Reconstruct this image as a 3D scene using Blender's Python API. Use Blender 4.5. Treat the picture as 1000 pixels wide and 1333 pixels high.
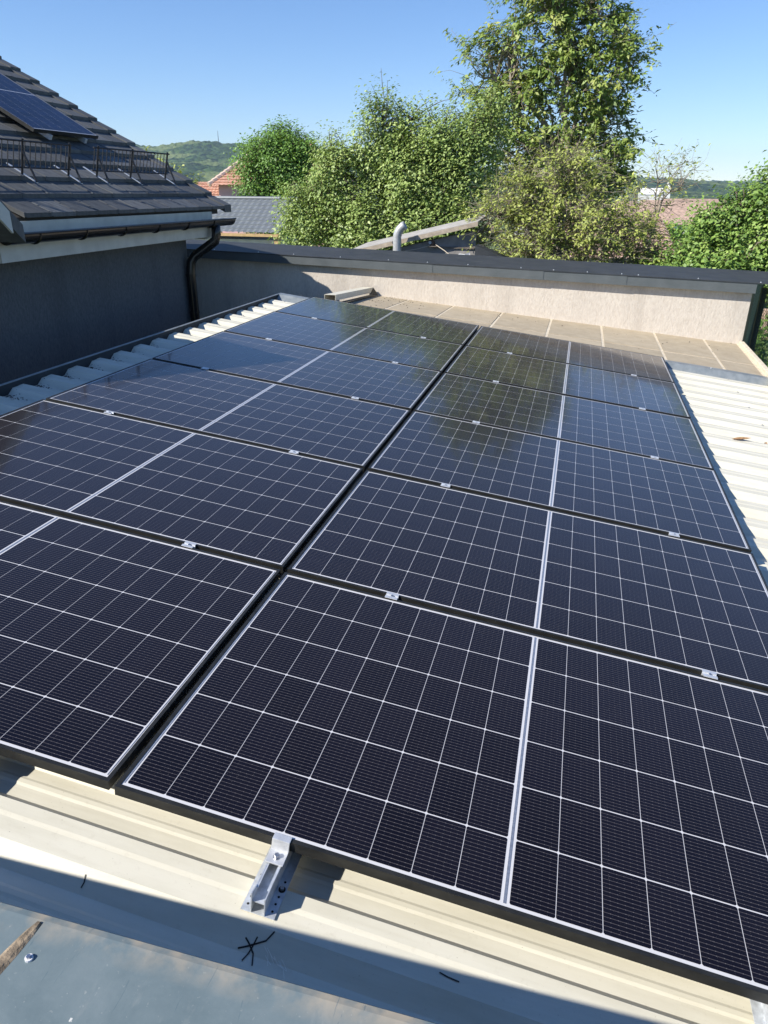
import bpy, bmesh, math, random
import numpy as np
from mathutils import Vector, Matrix, Quaternion

for o in list(bpy.data.objects):
    bpy.data.objects.remove(o, do_unlink=True)
scene = bpy.context.scene
COL = scene.collection
R = math.radians

# ------------------------------------------------------------------ camera
CAM = Vector((0.977, -1.123, 4.358))
RIGHT = Vector((0.96756, 0.25260, 0.00775))
FWD = Vector((-0.22709, 0.88250, -0.41181))
cam_data = bpy.data.cameras.new("camera")
cam = bpy.data.objects.new("camera", cam_data)
COL.objects.link(cam)
f_ = FWD.normalized()
r_ = (RIGHT - f_ * RIGHT.dot(f_)).normalized()
u_ = r_.cross(f_)
m = Matrix((r_, u_, -f_)).transposed().to_4x4()
m.translation = CAM
cam.matrix_world = m
cam_data.sensor_fit = 'HORIZONTAL'
cam_data.sensor_width = 36.0
cam_data.lens = 36.0 * 0.92558
cam_data.clip_start = 0.05
cam_data.clip_end = 12000
scene.camera = cam

# ------------------------------------------------------------------ light
LIGHT = Vector((0.96, 0.735, -1.0)).normalized()      # the way the sunlight travels
SUN_EL = math.asin(-LIGHT.z)
SUN_AZ = math.atan2(-LIGHT.x, -LIGHT.y)
world = bpy.data.worlds.new("World")
scene.world = world
world.use_nodes = True
wn = world.node_tree
sky = wn.nodes.new("ShaderNodeTexSky")
sky.sky_type = 'NISHITA'
sky.sun_disc = False
sky.sun_elevation = SUN_EL
sky.sun_rotation = SUN_AZ
sky.altitude = 300
sky.air_density = 1.0
sky.dust_density = 0.0
sky.ozone_density = 3.0
bg = wn.nodes["Background"]
bg.inputs[1].default_value = 0.10
sat = wn.nodes.new("ShaderNodeHueSaturation")
sat.inputs["Saturation"].default_value = 1.10
wn.links.new(sky.outputs[0], sat.inputs["Color"])
tnt = wn.nodes.new("ShaderNodeMix"); tnt.data_type = 'RGBA'; tnt.blend_type = 'MULTIPLY'
tnt.inputs[0].default_value = 1.0; tnt.inputs[7].default_value = (0.88, 0.945, 1.12, 1)
wn.links.new(sat.outputs[0], tnt.inputs[6])
wn.links.new(tnt.outputs[2], bg.inputs[0])
sd = bpy.data.lights.new("sun", 'SUN')
sd.energy = 5.0
sd.angle = R(0.53)
sd.color = (1.0, 0.955, 0.88)
sun = bpy.data.objects.new("sun", sd)
COL.objects.link(sun)
sun.rotation_euler = LIGHT.to_track_quat('-Z', 'Y').to_euler()
sun.location = (-30, -30, 40)
vs = scene.view_settings
vs.view_transform = 'Standard'
vs.look = 'None'
vs.exposure = 0.55
vs.gamma = 1.0
vs.use_curve_mapping = False

# ------------------------------------------------------------------ materials
class NT:
    def __init__(self, name):
        self.m = bpy.data.materials.new(name)
        self.m.use_nodes = True
        self.t = self.m.node_tree
        self.p = self.t.nodes["Principled BSDF"]
    def n(self, typ, **kw):
        nd = self.t.nodes.new(typ)
        for k, v in kw.items():
            setattr(nd, k, v)
        return nd
    def link(self, a, b):
        self.t.links.new(a, b)
    def coord(self, out='Object'):
        return self.n("ShaderNodeTexCoord").outputs[out]
    def noise(self, scale, detail=4, rough=0.55, vec=None, stretch=None, dist=0.0):
        nd = self.n("ShaderNodeTexNoise")
        nd.inputs["Scale"].default_value = scale
        nd.inputs["Detail"].default_value = detail
        nd.inputs["Roughness"].default_value = rough
        nd.inputs["Distortion"].default_value = dist
        v = vec if vec is not None else self.coord()
        if stretch:
            mp = self.n("ShaderNodeMapping")
            mp.inputs["Scale"].default_value = stretch
            self.link(v, mp.inputs[0])
            v = mp.outputs[0]
        self.link(v, nd.inputs["Vector"])
        return nd.outputs["Fac"]
    def ramp(self, fac, stops):
        nd = self.n("ShaderNodeValToRGB")
        el = nd.color_ramp.elements
        while len(el) < len(stops):
            el.new(0.5)
        for e, (p, c) in zip(el, stops):
            e.position = p
            e.color = (*c, 1) if len(c) == 3 else c
        self.link(fac, nd.inputs[0])
        return nd.outputs[0]
    def math(self, op, a, b=None, clamp=False):
        nd = self.n("ShaderNodeMath", operation=op)
        nd.use_clamp = clamp
        for i, x in enumerate((a, b)):
            if x is None:
                continue
            if isinstance(x, (int, float)):
                nd.inputs[i].default_value = x
            else:
                self.link(x, nd.inputs[i])
        return nd.outputs[0]
    def mix(self, fac, a, b, blend='MIX'):
        nd = self.n("ShaderNodeMix", data_type='RGBA', blend_type=blend)
        for s, x in ((0, fac), (6, a), (7, b)):
            if isinstance(x, (int, float)):
                nd.inputs[s].default_value = x
            elif isinstance(x, tuple):
                nd.inputs[s].default_value = (*x, 1)
            else:
                self.link(x, nd.inputs[s])
        return nd.outputs[2]
    def bump(self, h, strength=0.3, dist=0.01):
        nd = self.n("ShaderNodeBump")
        nd.inputs["Strength"].default_value = strength
        nd.inputs["Distance"].default_value = dist
        self.link(h, nd.inputs["Height"])
        self.link(nd.outputs[0], self.p.inputs["Normal"])
    def set(self, **kw):
        for k, v in kw.items():
            s = self.p.inputs[k.replace("_", " ")]
            if isinstance(v, bpy.types.NodeSocket):
                self.link(v, s)
            elif isinstance(v, tuple):
                s.default_value = (*v, 1)
            else:
                s.default_value = v
        return self
    def obj_random(self):
        return self.n("ShaderNodeObjectInfo").outputs["Random"]

M = {}

def simple(name, col, rough=0.6, metal=0.0, var=0.12, scale=8.0, bump=0.0, bscale=60.0, coat=0.0, rnd=0.0):
    t = NT(name)
    lo = tuple(c * (1 - var) for c in col)
    hi = tuple(min(1, c * (1 + var)) for c in col)
    c = t.ramp(t.noise(scale, 5), [(0.3, lo), (0.7, hi)])
    if rnd:
        h = t.n("ShaderNodeHueSaturation")
        t.link(t.math('ADD', t.math('MULTIPLY', t.obj_random(), rnd), 1 - rnd / 2), h.inputs["Value"])
        t.link(c, h.inputs["Color"])
        c = h.outputs[0]
    t.set(Base_Color=c, Roughness=rough, Metallic=metal, Coat_Weight=coat)
    if bump:
        t.bump(t.noise(bscale, 4), bump)
    M[name] = t.m
    return t.m

# cream trapezoidal sheet: faint dust, water streaks down the slope
t = NT("cream_sheet")
d1 = t.noise(6, 6, 0.6, stretch=(0.5, 3, 3))
d2 = t.noise(60, 4, 0.6)
c = t.ramp(d1, [(0.25, (0.57, 0.535, 0.42)), (0.6, (0.67, 0.635, 0.52))])
c = t.mix(t.math('MULTIPLY', t.ramp(d2, [(0.60, (0, 0, 0)), (0.75, (1, 1, 1))]), 0.22), c, (0.42, 0.37, 0.28))
d3 = t.noise(9, 5, 0.65, stretch=(0.25, 6, 1))
c = t.mix(t.math('MULTIPLY', t.ramp(d3, [(0.52, (0, 0, 0)), (0.72, (1, 1, 1))]), 0.12), c, (0.40, 0.36, 0.28))
d4 = t.noise(230, 2, 0.5)
c = t.mix(t.ramp(d4, [(0.74, (0, 0, 0)), (0.77, (0.7, 0.7, 0.7))]), c, (0.20, 0.16, 0.11))
t.set(Base_Color=c, Roughness=t.math('ADD', t.math('MULTIPLY', d1, 0.2), 0.38), Specular_IOR_Level=0.35)
t.bump(t.noise(240, 3), 0.05, 0.002)
M["cream_sheet"] = t.m

# grey-blue galvanised flashing
t = NT("grey_flashing")
d1 = t.noise(14, 6, 0.6)
t.set(Base_Color=t.ramp(d1, [(0.3, (0.19, 0.215, 0.225)), (0.7, (0.30, 0.325, 0.33))]), Roughness=0.42, Metallic=0.25)
M["grey_flashing"] = t.m

# anthracite coated sheet (parapet caps)
t = NT("anthracite_sheet")
d1 = t.noise(5, 6, 0.65)
t.set(Base_Color=t.ramp(d1, [(0.3, (0.038, 0.042, 0.046)), (0.75, (0.062, 0.066, 0.070))]), Roughness=0.6, Specular_IOR_Level=0.12)
t.bump(t.noise(1.6, 2), 0.25, 0.02)
M["anthracite_sheet"] = t.m
t = NT("fascia_sheet")
d1 = t.noise(5, 6, 0.65)
t.set(Base_Color=t.ramp(d1, [(0.3, (0.085, 0.098, 0.10)), (0.75, (0.12, 0.132, 0.135))]), Roughness=0.45, Specular_IOR_Level=0.4)
t.bump(t.noise(1.6, 2), 0.25, 0.02)
M["fascia_sheet"] = t.m

# dusty blue-grey near cap with droppings, smears and scratches
t = NT("dusty_cap")
d1 = t.noise(9, 8, 0.7, dist=0.6)
d2 = t.noise(17, 6, 0.7, stretch=(1, 0.4, 1))
d3 = t.noise(55, 3, 0.6)
c = t.ramp(d1, [(0.25, (0.105, 0.142, 0.155)), (0.5, (0.138, 0.176, 0.187)), (0.78, (0.172, 0.208, 0.217))])
c = t.mix(t.ramp(d2, [(0.55, (0, 0, 0)), (0.72, (0.4, 0.4, 0.4))]), c, (0.29, 0.295, 0.28))
c = t.mix(t.ramp(d3, [(0.73, (0, 0, 0)), (0.76, (1, 1, 1))]), c, (0.55, 0.54, 0.50))
gy = t.n("ShaderNodeSeparateXYZ")
t.link(t.coord(), gy.inputs[0])
edge = t.math('SUBTRACT', 1.0, t.math('MULTIPLY', t.math('SUBTRACT', -0.002, gy.outputs[1]), 26), clamp=True)
edge = t.math('MULTIPLY', edge, t.ramp(t.noise(20, 5), [(0.40, (0, 0, 0)), (0.62, (1, 1, 1))]))
c = t.mix(t.math('MULTIPLY', edge, 0.85), c, (0.40, 0.33, 0.24))
sc = t.noise(26, 3, 0.6, stretch=(5.0, 0.5, 1), dist=1.2)
c = t.mix(t.ramp(sc, [(0.66, (0, 0, 0)), (0.70, (0.55, 0.55, 0.55))]), c, (0.085, 0.125, 0.145))
c = t.mix(t.ramp(t.noise(190, 2, 0.6), [(0.68, (0, 0, 0)), (0.78, (0.3, 0.3, 0.3))]), c, (0.40, 0.40, 0.37))
t.set(Base_Color=c, Roughness=0.8, Specular_IOR_Level=0.05)
t.bump(t.noise(10, 6), 0.15, 0.01)
M["dusty_cap"] = t.m

# solar cell: near-black silicon with fine silver fingers along the long side, under coated glass
def cell_material(name, base, wire=True, nlines=16, pitch=0.1805 / 16, coat=0.9):
    sheen = 0.10 if wire else 0.0
    t = NT(name)
    sp = t.n("ShaderNodeSeparateXYZ")
    t.link(t.coord(), sp.inputs[0])
    rnd = t.obj_random()
    c = t.ramp(rnd, [(0.0, tuple(x * 0.75 for x in base)), (1.0, tuple(x * 1.3 for x in base))])
    if wire:
        fr = t.math('FRACT', t.math('ADD', t.math('DIVIDE', sp.outputs[1], pitch), 0.5 + 100))
        dist = t.math('ABSOLUTE', t.math('SUBTRACT', fr, 0.5))
        line = t.math('LESS_THAN', dist, 0.060)
        fx = t.math('FRACT', t.math('ADD', t.math('DIVIDE', sp.outputs[0], 0.0174), 100.5))
        pad = t.math('LESS_THAN', t.math('ABSOLUTE', t.math('SUBTRACT', fx, 0.5)), 0.06)
        pad = t.math('MULTIPLY', pad, t.math('LESS_THAN', dist, 0.09))
        c = t.mix(line, c, (0.078, 0.070, 0.072))
        c = t.mix(t.math('MULTIPLY', pad, 0.22), c, (0.36, 0.34, 0.33))
    geo = t.n("ShaderNodeNewGeometry").outputs["Position"]
    dn = t.noise(9, 6, 0.7, vec=geo)
    dn2 = t.noise(160, 3, 0.6, vec=geo)
    dust = t.math('MULTIPLY', t.ramp(dn, [(0.3, (0.2, 0.2, 0.2)), (0.75, (1, 1, 1))]), t.ramp(dn2, [(0.35, (0.3, 0.3, 0.3)), (0.7, (1, 1, 1))]))
    c = t.mix(t.math('MULTIPLY', dust, 0.013), c, (0.40, 0.31, 0.22))
    spk = t.ramp(t.noise(420, 1, 0.5, vec=geo), [(0.765, (0, 0, 0)), (0.79, (1, 1, 1))])
    c = t.mix(t.math('MULTIPLY', spk, 0.35), c, (0.45, 0.42, 0.38))
    t.set(Base_Color=c, Roughness=0.28, Specular_IOR_Level=0.12, Specular_Tint=(0.30, 0.34, 1.0), Coat_Weight=coat, Coat_Roughness=0.06, Coat_IOR=1.29, Sheen_Weight=sheen, Sheen_Roughness=0.35, Sheen_Tint=(0.80, 0.66, 0.52))
    M[name] = t.m
cell_material("solar_cell", (0.0040, 0.0038, 0.0072))
cell_material("solar_cell_far", (0.007, 0.011, 0.035), wire=False, coat=0.15)

t = NT("white_backsheet")
t.set(Base_Color=(0.60, 0.59, 0.59), Roughness=0.5, Coat_Weight=0.9, Coat_Roughness=0.06, Coat_IOR=1.29)
M["white_backsheet"] = t.m
simple("ribbon", (0.36, 0.38, 0.42), 0.35, 0.6, 0.2, 90, coat=0.8)
t = NT("black_frame")
d1 = t.noise(30, 6, 0.65, stretch=(0.4, 1, 1))
t.set(Base_Color=t.ramp(d1, [(0.3, (0.016, 0.016, 0.015)), (0.7, (0.042, 0.041, 0.036))]), Roughness=0.42, Metallic=0.35)
M["black_frame"] = t.m
simple("aluminium", (0.70, 0.71, 0.72), 0.38, 0.5, 0.12, 40, 0.05, 200)
simple("galvanised", (0.60, 0.63, 0.66), 0.42, 0.45, 0.2, 60, 0.08, 220)
simple("steel_bolt", (0.55, 0.55, 0.56), 0.35, 1.0, 0.2, 100)
simple("black_hole", (0.01, 0.01, 0.01), 0.9)
simple("marker_ink", (0.008, 0.008, 0.010), 0.5)
simple("dark_debris", (0.035, 0.03, 0.025), 0.95, 0, 0.5, 80)

# stucco
def stucco(name, a, b, strength=0.7, vertical=True, sc=48, st=.22):
    t = NT(name)
    n1 = t.noise(sc, 5, 0.75, stretch=(1, 1, st) if vertical else None)
    n2 = t.noise(2.5, 4, 0.6)
    n3 = t.noise(1.2, 5, 0.6, stretch=(2.5, 2.5, 0.25))
    c = t.ramp(n1, [(0.32, a), (0.62, b)])
    c = t.mix(t.math('MULTIPLY', n2, 0.25), c, tuple(x * 0.72 for x in b))
    c = t.mix(t.math('MULTIPLY', t.ramp(n3, [(0.48, (0, 0, 0)), (0.75, (1, 1, 1))]), 0.42), c, tuple(x * 0.6 for x in a))
    t.set(Base_Color=c, Roughness=0.9, Specular_IOR_Level=0.2)
    t.bump(n1, strength, 0.012)
    M[name] = t.m
stucco("cream_stucco", (0.525, 0.46, 0.385), (0.66, 0.597, 0.512), 0.55, sc=42, st=.4)
stucco("grey_stucco", (0.09, 0.098, 0.106), (0.158, 0.168, 0.176), 1.0, sc=80, st=.35)
simple("white_board", (0.52, 0.52, 0.47), 0.55, 0, 0.14, 5)
simple("black_gutter", (0.012, 0.012, 0.013), 0.22, 0.0, 0.3, 6)
simple("guard_steel", (0.018, 0.019, 0.022), 0.5)
simple("roof_batten", (0.05, 0.045, 0.04), 0.9)
t = NT("charcoal_tile")
d1 = t.noise(9, 6, 0.65, stretch=(1, 3, 1))
h = t.n("ShaderNodeHueSaturation")
t.link(t.math('ADD', t.math('MULTIPLY', t.obj_random(), 0.5), 0.75), h.inputs["Value"])
t.link(t.ramp(d1, [(0.3, (0.070, 0.073, 0.074)), (0.72, (0.122, 0.126, 0.126))]), h.inputs["Color"])
t.set(Base_Color=h.outputs[0], Roughness=0.62, Specular_IOR_Level=0.3)
t.bump(t.noise(120, 3), 0.15, 0.004)
M["charcoal_tile"] = t.m

t = NT("beige_slab")
d1 = t.noise(7, 7, 0.7)
d2 = t.noise(140, 3, 0.7)
h = t.n("ShaderNodeHueSaturation")
t.link(t.math('ADD', t.math('MULTIPLY', t.obj_random(), 0.16), 0.92), h.inputs["Value"])
cc = t.ramp(d1, [(0.25, (0.34, 0.275, 0.185)), (0.7, (0.46, 0.385, 0.27))])
cc = t.mix(t.math('MULTIPLY', t.ramp(d2, [(0.5, (0, 0, 0)), (0.7, (1, 1, 1))]), 0.3), cc, (0.2, 0.165, 0.12))
t.link(cc, h.inputs["Color"])
t.set(Base_Color=h.outputs[0], Roughness=0.85)
t.bump(d2, 0.25, 0.004)
M["beige_slab"] = t.m
simple("pale_mortar", (0.60, 0.52, 0.39), 0.9, 0, 0.2, 25, 0.2, 80)
simple("rust_sealant", (0.25, 0.19, 0.125), 0.9, 0, 0.65, 45, 0.6, 70)
simple("brown_leaf", (0.36, 0.21, 0.10), 0.8, 0, 0.4, 60)
simple("concrete", (0.36, 0.34, 0.31), 0.9, 0, 0.2, 6, 0.2, 50)
simple("dark_wood", (0.13, 0.11, 0.09), 0.85, 0, 0.35, 6, 0.3, 40)
simple("weathered_board", (0.40, 0.33, 0.25), 0.85, 0, 0.25, 8, 0.3, 40)
simple("yellow_wood", (0.50, 0.33, 0.15), 0.7, 0, 0.2, 8)
simple("shed_wall", (0.26, 0.245, 0.23), 0.9, 0, 0.25, 4, 0.2, 30)
simple("pale_plaster", (0.62, 0.57, 0.50), 0.9, 0, 0.12, 3)
simple("pink_plaster", (0.62, 0.38, 0.36), 0.9, 0, 0.1, 3)
simple("white_plaster", (0.72, 0.71, 0.67), 0.9, 0, 0.1, 2, rnd=0.25)
simple("grey_metal_tile", (0.16, 0.175, 0.185), 0.5, 0.1, 0.12, 3)
simple("orange_tile", (0.50, 0.27, 0.185), 0.85, 0, 0.25, 5, rnd=0.25)
simple("brown_tile", (0.36, 0.25, 0.19), 0.9, 0, 0.3, 4, rnd=0.3)
simple("ridge_tile_mat", (0.66, 0.50, 0.40), 0.85, 0, 0.15, 5)
simple("window_glass", (0.03, 0.035, 0.04), 0.15)
simple("foil_duct", (0.50, 0.50, 0.49), 0.42, 0.35, 0.12, 30)
simple("white_sheet_cloth", (0.85, 0.85, 0.84), 0.6)
simple("rope", (0.55, 0.47, 0.36), 0.9)
simple("green_wire", (0.035, 0.06, 0.045), 0.5, 0.3)
simple("green_post", (0.018, 0.026, 0.022), 0.45)
simple("rubble_stone", (0.40, 0.29, 0.21), 0.95, 0, 0.35, 7, 0.4, 30, rnd=0.5)
simple("lamp_rust", (0.10, 0.06, 0.04), 0.7)
simple("bark", (0.17, 0.135, 0.10), 0.95, 0, 0.35, 14, 0.6, 40)
simple("bark_pale", (0.30, 0.25, 0.19), 0.95, 0, 0.3, 14, 0.4, 40)

def leaf_material(name, dark, mid, light, trans=0.35):
    t = NT(name)
    at = t.n("ShaderNodeAttribute", attribute_name="tint")
    c = t.ramp(at.outputs["Fac"], [(0.0, dark), (0.5, mid), (1.0, light)])
    t.set(Base_Color=c, Roughness=0.5, Specular_IOR_Level=0.45)
    tr = t.n("ShaderNodeBsdfTranslucent")
    t.link(t.mix(0.5, c, (0.30, 0.38, 0.03), 'MIX'), tr.inputs[0])
    mx = t.n("ShaderNodeMixShader")
    mx.inputs[0].default_value = trans * .55
    t.link(t.p.outputs[0], mx.inputs[1])
    t.link(tr.outputs[0], mx.inputs[2])
    t.link(mx.outputs[0], t.t.nodes["Material Output"].inputs[0])
    M[name] = t.m
leaf_material("leaf_fresh", (0.085, 0.169, 0.029), (0.156, 0.299, 0.052), (0.286, 0.468, 0.098), 0.40)
leaf_material("leaf_pale", (0.130, 0.195, 0.050), (0.285, 0.385, 0.100), (0.520, 0.600, 0.220), 0.40)
leaf_material("leaf_walnut", (0.114, 0.180, 0.034), (0.240, 0.330, 0.066), (0.444, 0.456, 0.132), 0.42)
leaf_material("leaf_yellow", (0.169, 0.202, 0.046), (0.351, 0.403, 0.085), (0.598, 0.624, 0.182), 0.42)
leaf_material("leaf_dark", (0.081, 0.155, 0.032), (0.196, 0.317, 0.062), (0.405, 0.527, 0.135), 0.36)

t = NT("lawn")
n1 = t.noise(0.35, 5)
n2 = t.noise(14, 5, 0.7)
c = t.ramp(n2, [(0.25, (0.05, 0.085, 0.018)), (0.7, (0.14, 0.19, 0.05))])
c = t.mix(t.math('MULTIPLY', n1, 0.5), c, (0.11, 0.12, 0.05))
t.set(Base_Color=c, Roughness=0.95)
t.bump(n2, 0.5, 0.05)
M["lawn"] = t.m
t = NT("grass_blade")
at = t.n("ShaderNodeAttribute", attribute_name="tint")
t.set(Base_Color=t.ramp(at.outputs["Fac"], [(0, (0.05, 0.10, 0.015)), (1, (0.19, 0.24, 0.06))]), Roughness=0.7)
M["grass_blade"] = t.m
# wooded hillside: dark crowns, lighter meadows and terraces
t = NT("wooded_hill")
g = t.n("ShaderNodeNewGeometry").outputs["Position"]
n1 = t.noise(0.0065, 6, 0.6, vec=g, stretch=(1, 1, 2.5), dist=0.8)
vo = t.n("ShaderNodeTexVoronoi")
vo.inputs["Scale"].default_value = 0.085
t.link(g, vo.inputs["Vector"])
n3 = t.noise(0.03, 4, 0.6, vec=g)
wood = t.ramp(vo.outputs["Color"], [(0.1, (0.010, 0.022, 0.010)), (0.9, (0.06, 0.10, 0.03))])
mead = t.ramp(n3, [(0.3, (0.08, 0.115, 0.035)), (0.7, (0.16, 0.19, 0.075))])
t.set(Base_Color=t.mix(t.ramp(n1, [(0.50, (0, 0, 0)), (0.56, (1, 1, 1))]), wood, mead), Roughness=1.0, Specular_IOR_Level=0.0)
t.bump(vo.outputs["Distance"], 0.8, -6.0)
M["wooded_hill"] = t.m

# ------------------------------------------------------------------ helpers
def tag(o, label=None, cat=None, group=None, kind=None):
    if label: o["label"] = label
    if cat: o["category"] = cat
    if group: o["group"] = group
    if kind: o["kind"] = kind
    return o

def thing(name, label, cat, loc=(0, 0, 0), rot=(0, 0, 0), group=None):
    o = bpy.data.objects.new(name, None)
    o.empty_display_size = 0.2
    COL.objects.link(o)
    o.location = loc
    o.rotation_euler = rot
    o["origin"] = list(loc)
    tag(o, label, cat, group)
    return o

class MB:
    """collects shapes, then links them as ONE mesh object"""
    def __init__(self):
        self.v = []; self.f = []
    def add(self, vs, fs):
        b = len(self.v)
        self.v += [tuple(p) for p in vs]
        self.f += [tuple(i + b for i in f) for f in fs]
        return self
    def box(self, x0, x1, y0, y1, z0, z1):
        return self.add([(x0, y0, z0), (x1, y0, z0), (x1, y1, z0), (x0, y1, z0), (x0, y0, z1), (x1, y0, z1), (x1, y1, z1), (x0, y1, z1)],
                        [(0, 3, 2, 1), (4, 5, 6, 7), (0, 1, 5, 4), (1, 2, 6, 5), (2, 3, 7, 6), (3, 0, 4, 7)])
    def hexa(self, p):          # 4 bottom + 4 top points
        return self.add(p, [(0, 3, 2, 1), (4, 5, 6, 7), (0, 1, 5, 4), (1, 2, 6, 5), (2, 3, 7, 6), (3, 0, 4, 7)])
    def prism(self, prof, a, b):  # closed profile of 3D points, swept from offset a to b
        n = len(prof)
        p0 = [Vector(p) + Vector(a) for p in prof]; p1 = [Vector(p) + Vector(b) for p in prof]
        return self.add(p0 + p1, [tuple(range(n - 1, -1, -1)), tuple(range(n, 2 * n))] + [(i, (i + 1) % n, n + (i + 1) % n, n + i) for i in range(n)])
    def tube(self, pts, rad, seg=8, cap=True):
        pts = [Vector(p) for p in pts]
        rads = rad if isinstance(rad, (list, tuple)) else [rad] * len(pts)
        b = len(self.v)
        up = None
        for i, p in enumerate(pts):
            d = (pts[min(i + 1, len(pts) - 1)] - pts[max(i - 1, 0)]).normalized()
            if up is None:
                up = Vector((0, 0, 1)) if abs(d.z) < 0.9 else Vector((1, 0, 0))
            s = d.cross(up)
            if s.length < 1e-5: s = d.orthogonal()
            s.normalize(); w = s.cross(d).normalized(); up = w
            for k in range(seg):
                a = 2 * math.pi * k / seg
                self.v.append(tuple(p + (s * math.cos(a) + w * math.sin(a)) * rads[i]))
        for i in range(len(pts) - 1):
            for k in range(seg):
                k2 = (k + 1) % seg
                self.f.append((b + i * seg + k, b + i * seg + k2, b + (i + 1) * seg + k2, b + (i + 1) * seg + k))
        if cap:
            self.f.append(tuple(b + k for k in range(seg - 1, -1, -1)))
            self.f.append(tuple(b + (len(pts) - 1) * seg + k for k in range(seg)))
        return self
    def mesh(self, name, mat, origin=(0, 0, 0)):
        me = bpy.data.meshes.new(name)
        me.from_pydata([(x - origin[0], y - origin[1], z - origin[2]) for x, y, z in self.v], [], self.f)
        bm = bmesh.new(); bm.from_mesh(me)
        bmesh.ops.recalc_face_normals(bm, faces=bm.faces)
        bm.to_mesh(me); bm.free()
        me.materials.append(M[mat])
        return me
    def build(self, name, mat, parent=None, origin=None, smooth=False, bevel=0.0):
        """vertices in the parent's frame; for parents placed by location only, pass world=True via origin"""
        o = bpy.data.objects.new(name, self.mesh(name, mat, origin or (0, 0, 0)))
        COL.objects.link(o)
        if parent is not None: o.parent = parent
        if smooth:
            for p in o.data.polygons: p.use_smooth = True
        if bevel:
            md = o.modifiers.new("bevel", 'BEVEL'); md.width = bevel; md.segments = 2; md.limit_method = 'ANGLE'
        return o

def link_mesh(name, me, parent, loc=(0, 0, 0), rot=(0, 0, 0)):
    o = bpy.data.objects.new(name, me)
    COL.objects.link(o)
    o.parent = parent
    o.location = loc
    o.rotation_euler = rot
    return o

def top(mb, name, mat, label, cat, origin=None, group=None, kind=None, **kw):
    """a thing that is one mesh; its origin sits at its base"""
    if origin is None:
        vs_ = np.array(mb.v); origin = (*vs_[:, :2].mean(0), vs_[:, 2].min())
    o = mb.build(name, mat, None, origin, **kw)
    o.location = origin
    return tag(o, label, cat, group, kind)

def arr_mesh(name, verts, faces, mat, tint=None):
    """fast mesh from numpy arrays (faces all the same size)"""
    me = bpy.data.meshes.new(name)
    nv, (nf, k) = len(verts), faces.shape
    me.vertices.add(nv); me.vertices.foreach_set("co", verts.astype(np.float32).ravel())
    me.loops.add(nf * k); me.loops.foreach_set("vertex_index", faces.astype(np.int32).ravel())
    me.polygons.add(nf); me.polygons.foreach_set("loop_start", np.arange(0, nf * k, k, dtype=np.int32))
    me.update(calc_edges=True)
    if tint is not None:
        a = me.attributes.new("tint", 'FLOAT', 'FACE')
        a.data.foreach_set("value", tint.astype(np.float32))
    me.materials.append(M[mat])
    return me

rnd = random.Random(7)

# ------------------------------------------------------------------ the setting
GROUND = 0.6
g = MB()
xs = [-6000, -400, -60, 60, 400, 6000]; ys = [-300, -40, 52, 150, 6500]
def ground_z(y): return GROUND if y < 52 else (GROUND - (y - 52) / 98 * 6.5 if y < 150 else GROUND - 6.5)
for j in range(len(ys)):
    for i in range(len(xs)):
        g.v.append((xs[i], ys[j], ground_z(ys[j])))
for j in range(len(ys) - 1):
    for i in range(len(xs) - 1):
        a = j * len(xs) + i
        g.f.append((a, a + 1, a + len(xs) + 1, a + len(xs)))
tag(g.build("ground", "lawn"), kind="structure")

def hill(name, cx, cy, w, d, peaks, seed):
    rg = np.random.default_rng(seed)
    nx, ny = 360, 130
    X, Y = np.meshgrid(np.linspace(cx - w / 2, cx + w / 2, nx), np.linspace(cy - d / 2, cy + d / 2, ny))
    px_, ph_ = np.array(peaks, float).T
    Z = np.interp(X / Y * cy, px_, ph_) * np.exp(-((Y - cy - 60) / (d * .22)) ** 2)
    Z += .30 * np.interp(X / Y * cy + 90, px_, ph_) * np.exp(-((Y - cy + d * .27) / (d * .10)) ** 2)
    for k in range(7):
        fx, fy, p = rg.uniform(0.002, 0.012), rg.uniform(0.002, 0.012), rg.uniform(0, 6.28)
        Z += 2.2 * np.sin(X * fx + p) * np.sin(Y * fy + 2 * p) * np.clip(Z / 60, 0, 1)
    Z += rg.normal(0, 2.2, Z.shape) * np.clip(Z / 40, 0, 1)
    Z += GROUND - 9
    V = np.stack([X, Y, Z], -1).reshape(-1, 3)
    idx = np.arange(nx * ny).reshape(ny, nx)
    F = np.stack([idx[:-1, :-1], idx[:-1, 1:], idx[1:, 1:], idx[1:, :-1]], -1).reshape(-1, 4)
    me = arr_mesh(name, V, F, "wooded_hill")
    for p in me.polygons: p.use_smooth = True
    o = bpy.data.objects.new(name, me); COL.objects.link(o)
    return tag(o, kind="structure")
hill("hills", -900, 1500, 2600, 1300, [(-2300, 120), (-1300, 112), (-1010, 106), (-940, 105), (-890, 101), (-840, 107), (-792, 110), (-745, 104), (-695, 98), (-640, 92), (-560, 86), (-450, 78), (-300, 62), (0, 40), (400, 20)], 3)
hill("hills", 500, 2600, 2600, 1200, [(-900, 30), (-500, 52), (0, 58), (120, 63), (240, 57), (330, 48), (420, 43), (600, 46), (900, 52), (1800, 40)], 5)

# ------------------------------------------------------------------ the tilted frame of the panel field
TH = R(6.7)
ROT = (0, TH, 0)
P0 = Vector((0, 0, 3.0))
AM = Matrix.Rotation(TH, 3, 'Y')
def P2W(x, y, z): return AM @ Vector((x, y, z)) + P0

PITCH = 0.275
PROF = [(0, -.130), (.036, -.090), (.070, -.090), (.082, -.0925), (.135, -.093), (.180, -.130), (.211, -.130), (.219, -.1275), (.231, -.1275), (.239, -.130)]
def zprof(y):
    u = (-0.02 - y) % PITCH
    pts = PROF + [(PITCH, -.130)]
    for (a, za), (b, zb) in zip(pts, pts[1:]):
        if a <= u <= b:
            return za + (zb - za) * (u - a) / (b - a)
    return -.13

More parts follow.
